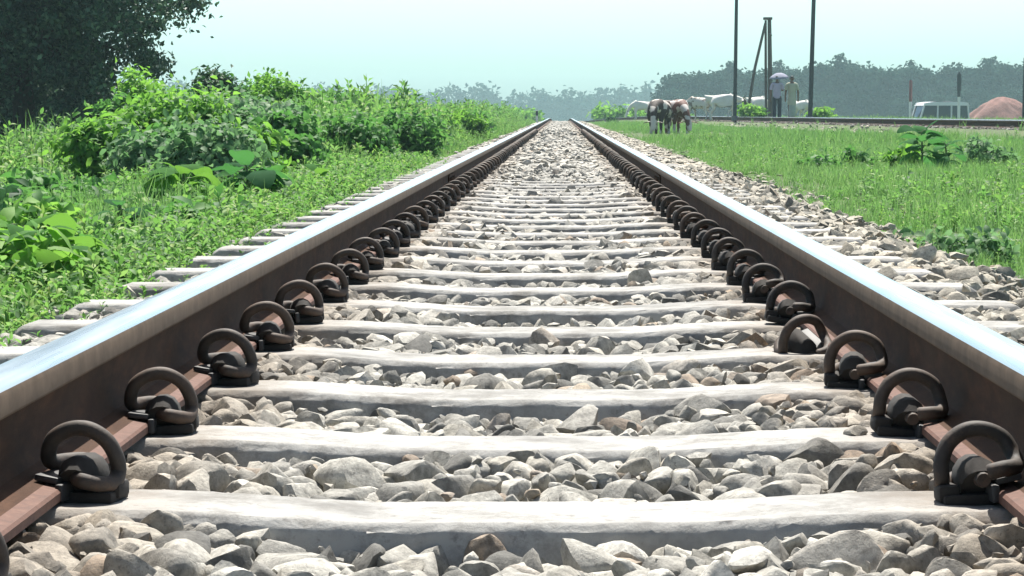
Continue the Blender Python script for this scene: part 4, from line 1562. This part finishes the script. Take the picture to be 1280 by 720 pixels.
M['hide_brown'] = patch_hide('brown_white_hide', (0.045, 0.028, 0.022), (0.62, 0.56, 0.50), .53, 3.0)
M['hide_red'] = patch_hide('red_brown_hide', (0.13, 0.055, 0.04), (0.62, 0.56, 0.52), .52, 2.8)
M['hide_white'] = patch_hide('white_hide', (0.70, 0.68, 0.60), (0.74, 0.72, 0.66), .5, 2)
M['hide_speck'] = patch_hide('speckled_hide', (0.22, 0.17, 0.14), (0.62, 0.58, 0.52), .47, 5)
M['horn'] = simple('horn', (0.12, 0.10, 0.08), .5, 0, .2, 20)
M['hoof'] = simple('hoof', (0.03, 0.027, 0.025), .6, 0, .2, 20)
M['darkface'] = simple('dark_face', (0.05, 0.035, 0.03), .7, 0, .2, 20)


def cattle(px, Y, heading, height, mat, graze, label, head_mat=None, name='cow', cat='cow', dz=0.0, hump=True, horns=True):
    """x is forward in the animal's own frame; built 1.25 m high at the withers and scaled"""
    k = height / 1.25
    b = SK()
    rump = b.add((-.62, 0, 1.10), (.15, .19))
    hip = b.add((-.42, 0, 1.02), (.26, .30), rump)
    mid = b.add((-.05, 0, .95), (.29, .32), hip)
    che = b.add((.32, 0, .95), (.25, .32), mid)
    wit = b.add((.50, 0, 1.06), (.17, .24), che)
    if graze == 2: nk = [((.72, 0, 1.04), (.12, .16)), ((.90, 0, 1.00), (.10, .125)), ((1.00, 0, .96), (.10, .11)), ((1.12, 0, .80), (.075, .08)), ((1.18, 0, .70), (.055, .055))]
    elif graze: nk = [((.76, .02, .92), (.11, .15)), ((.96, .05, .62), (.09, .115)), ((1.04, .06, .42), (.095, .105)), ((1.12, .06, .24), (.07, .075)), ((1.16, .06, .13), (.055, .055))]
    else: nk = [((.74, 0, 1.18), (.11, .15)), ((.92, 0, 1.32), (.09, .115)), ((1.05, 0, 1.34), (.095, .105)), ((1.20, 0, 1.24), (.07, .075)), ((1.29, 0, 1.16), (.055, .055))]
    b.chain(wit, nk)
    hump_i = None
    if hump: b.chain(che, [((.40, 0, 1.22), (.11, .10)), ((.38, 0, 1.30), (.06, .06))])
    for s in (-1, 1):
        b.chain(hip, [((-.46, s * .17, .80), (.13, .17)), ((-.38, s * .18, .62), (.075, .09)), ((-.56, s * .18, .40), .048), ((-.54, s * .18, .14), .038), ((-.50, s * .18, .035), (.05, .055))])
        st = .10 * s
        b.chain(che, [((.38, s * .16, .72), (.09, .12)), ((.40 + st, s * .16, .42), .052), ((.38 + st, s * .16, .16), .038), ((.41 + st, s * .16, .035), (.05, .055))])
    b.chain(rump, [((-.74, 0, 1.06), .035), ((-.79, 0, .80), .022), ((-.79, .02, .55), .018), ((-.79, .02, .42), .034), ((-.78, .02, .32), .012)])
    me = b.mesh(name)
    o = link(name, me, M[mat])
    hc = Vector(nk[2][0]); up = Vector((.35, 0, .9)) if graze else Vector((-.1, 0, 1))
    for s in (-1, 1):
        e0 = hc + Vector((-.02, s * .08, .05))
        MB().loft([e0, e0 + Vector((0, s * .08, .0)), e0 + Vector((0, s * .17, -.03)), e0 + Vector((0, s * .21, -.05))], [(.02, .02), (.045, .018), (.05, .015), (.012, .008)], 8).build('ear', M[mat], o)
        if horns:
            h0 = hc + Vector((.0, s * .055, .08))
            MB().loft([h0, h0 + up * .06 + Vector((0, s * .05, 0)), h0 + up * .16 + Vector((0, s * .06, 0)), h0 + up * .22 + Vector((0, s * .03, 0))], [.022, .019, .012, .004], 8).build('horn', M['horn'], o)
        m0 = Vector(nk[3][0]).lerp(hc, .62) + Vector((0, s * .082, .03))
        MB().loft([m0 - Vector((0, s * .01, 0)), m0, m0 + Vector((0, s * .008, 0))], [.012, .016, .006], 8).build('eye', M['hoof'], o)
    if head_mat:
        q0, q1, q2, q3 = [Vector(p[0]) for p in nk[1:5]]
        MB().loft([q1 * .9 + q0 * .1, q1, q2, q3, q3 + (q3 - q2) * .4], [(.094, .108), (.104, .114), (.080, .085), (.066, .066), (.03, .03)], 12).build('face', M[head_mat], o)
    o.scale = (k, k, k) if name == 'cow' else (k * .95, k * 1.2, k * .93)
    o.location = on_ground(px, Y, dz)
    o.rotation_euler = (0, 0, heading)
    tag(o, label, cat, 'cattle by the tracks')
    return o


cattle(823, 66, R(-106), .90, 'hide_brown', True, 'dark brown calf with pale patches grazing left of its redder neighbour', name='calf', cat='calf', horns=False, hump=False)
cattle(846, 66.6, R(-74), .90, 'hide_red', True, 'reddish brown calf with white patches beside the darker grazing calf', name='calf', cat='calf', horns=False, hump=False)
cattle(902, 112, R(-8), 1.06, 'hide_white', 2, 'cream white cow with a dark face standing broadside behind the second track', 'darkface')
cattle(873, 116, R(150), 0.98, 'hide_speck', True, 'speckled pale cow grazing left of the cream cow')
cattle(945, 114, R(35), 0.98, 'hide_white', True, 'white cow with lowered head between the timber stay and the walkers')
cattle(801, 150, R(200), 1.0, 'hide_white', True, 'faint white cow in the haze left of the two calves')
cattle(1002, 118, R(-60), .85, 'hide_white', True, 'small white cow half hidden behind the right walker')

# ------------------------------------------------------------------ haze
hz_m = bpy.data.materials.new('haze_air')
hz_m.use_nodes = True
nt = hz_m.node_tree
nt.nodes.clear()
out = nt.nodes.new('ShaderNodeOutputMaterial')
pv = nt.nodes.new('ShaderNodeVolumePrincipled')
pv.inputs['Color'].default_value = (0.66, 0.97, 1.0, 1)
pv.inputs['Density'].default_value = 0.00045
pv.inputs['Anisotropy'].default_value = 0.35
nt.links.new(pv.outputs[0], out.inputs['Volume'])
bm = bmesh.new()
bmesh.ops.create_cube(bm, size=1.0)
lo, hi = Vector((-430, -40, -10)), Vector((430, 1010, 14))
for v in bm.verts:
    v.co = Vector(((lo.x + hi.x) / 2 + v.co.x * (hi.x - lo.x), (lo.y + hi.y) / 2 + v.co.y * (hi.y - lo.y), (lo.z + hi.z) / 2 + v.co.z * (hi.z - lo.z)))
me = bpy.data.meshes.new('haze'); bm.to_mesh(me); bm.free()
h = link('haze', me, hz_m)
tag(h, 'pale bluish haze hanging over the far fields', 'haze', kind='stuff')
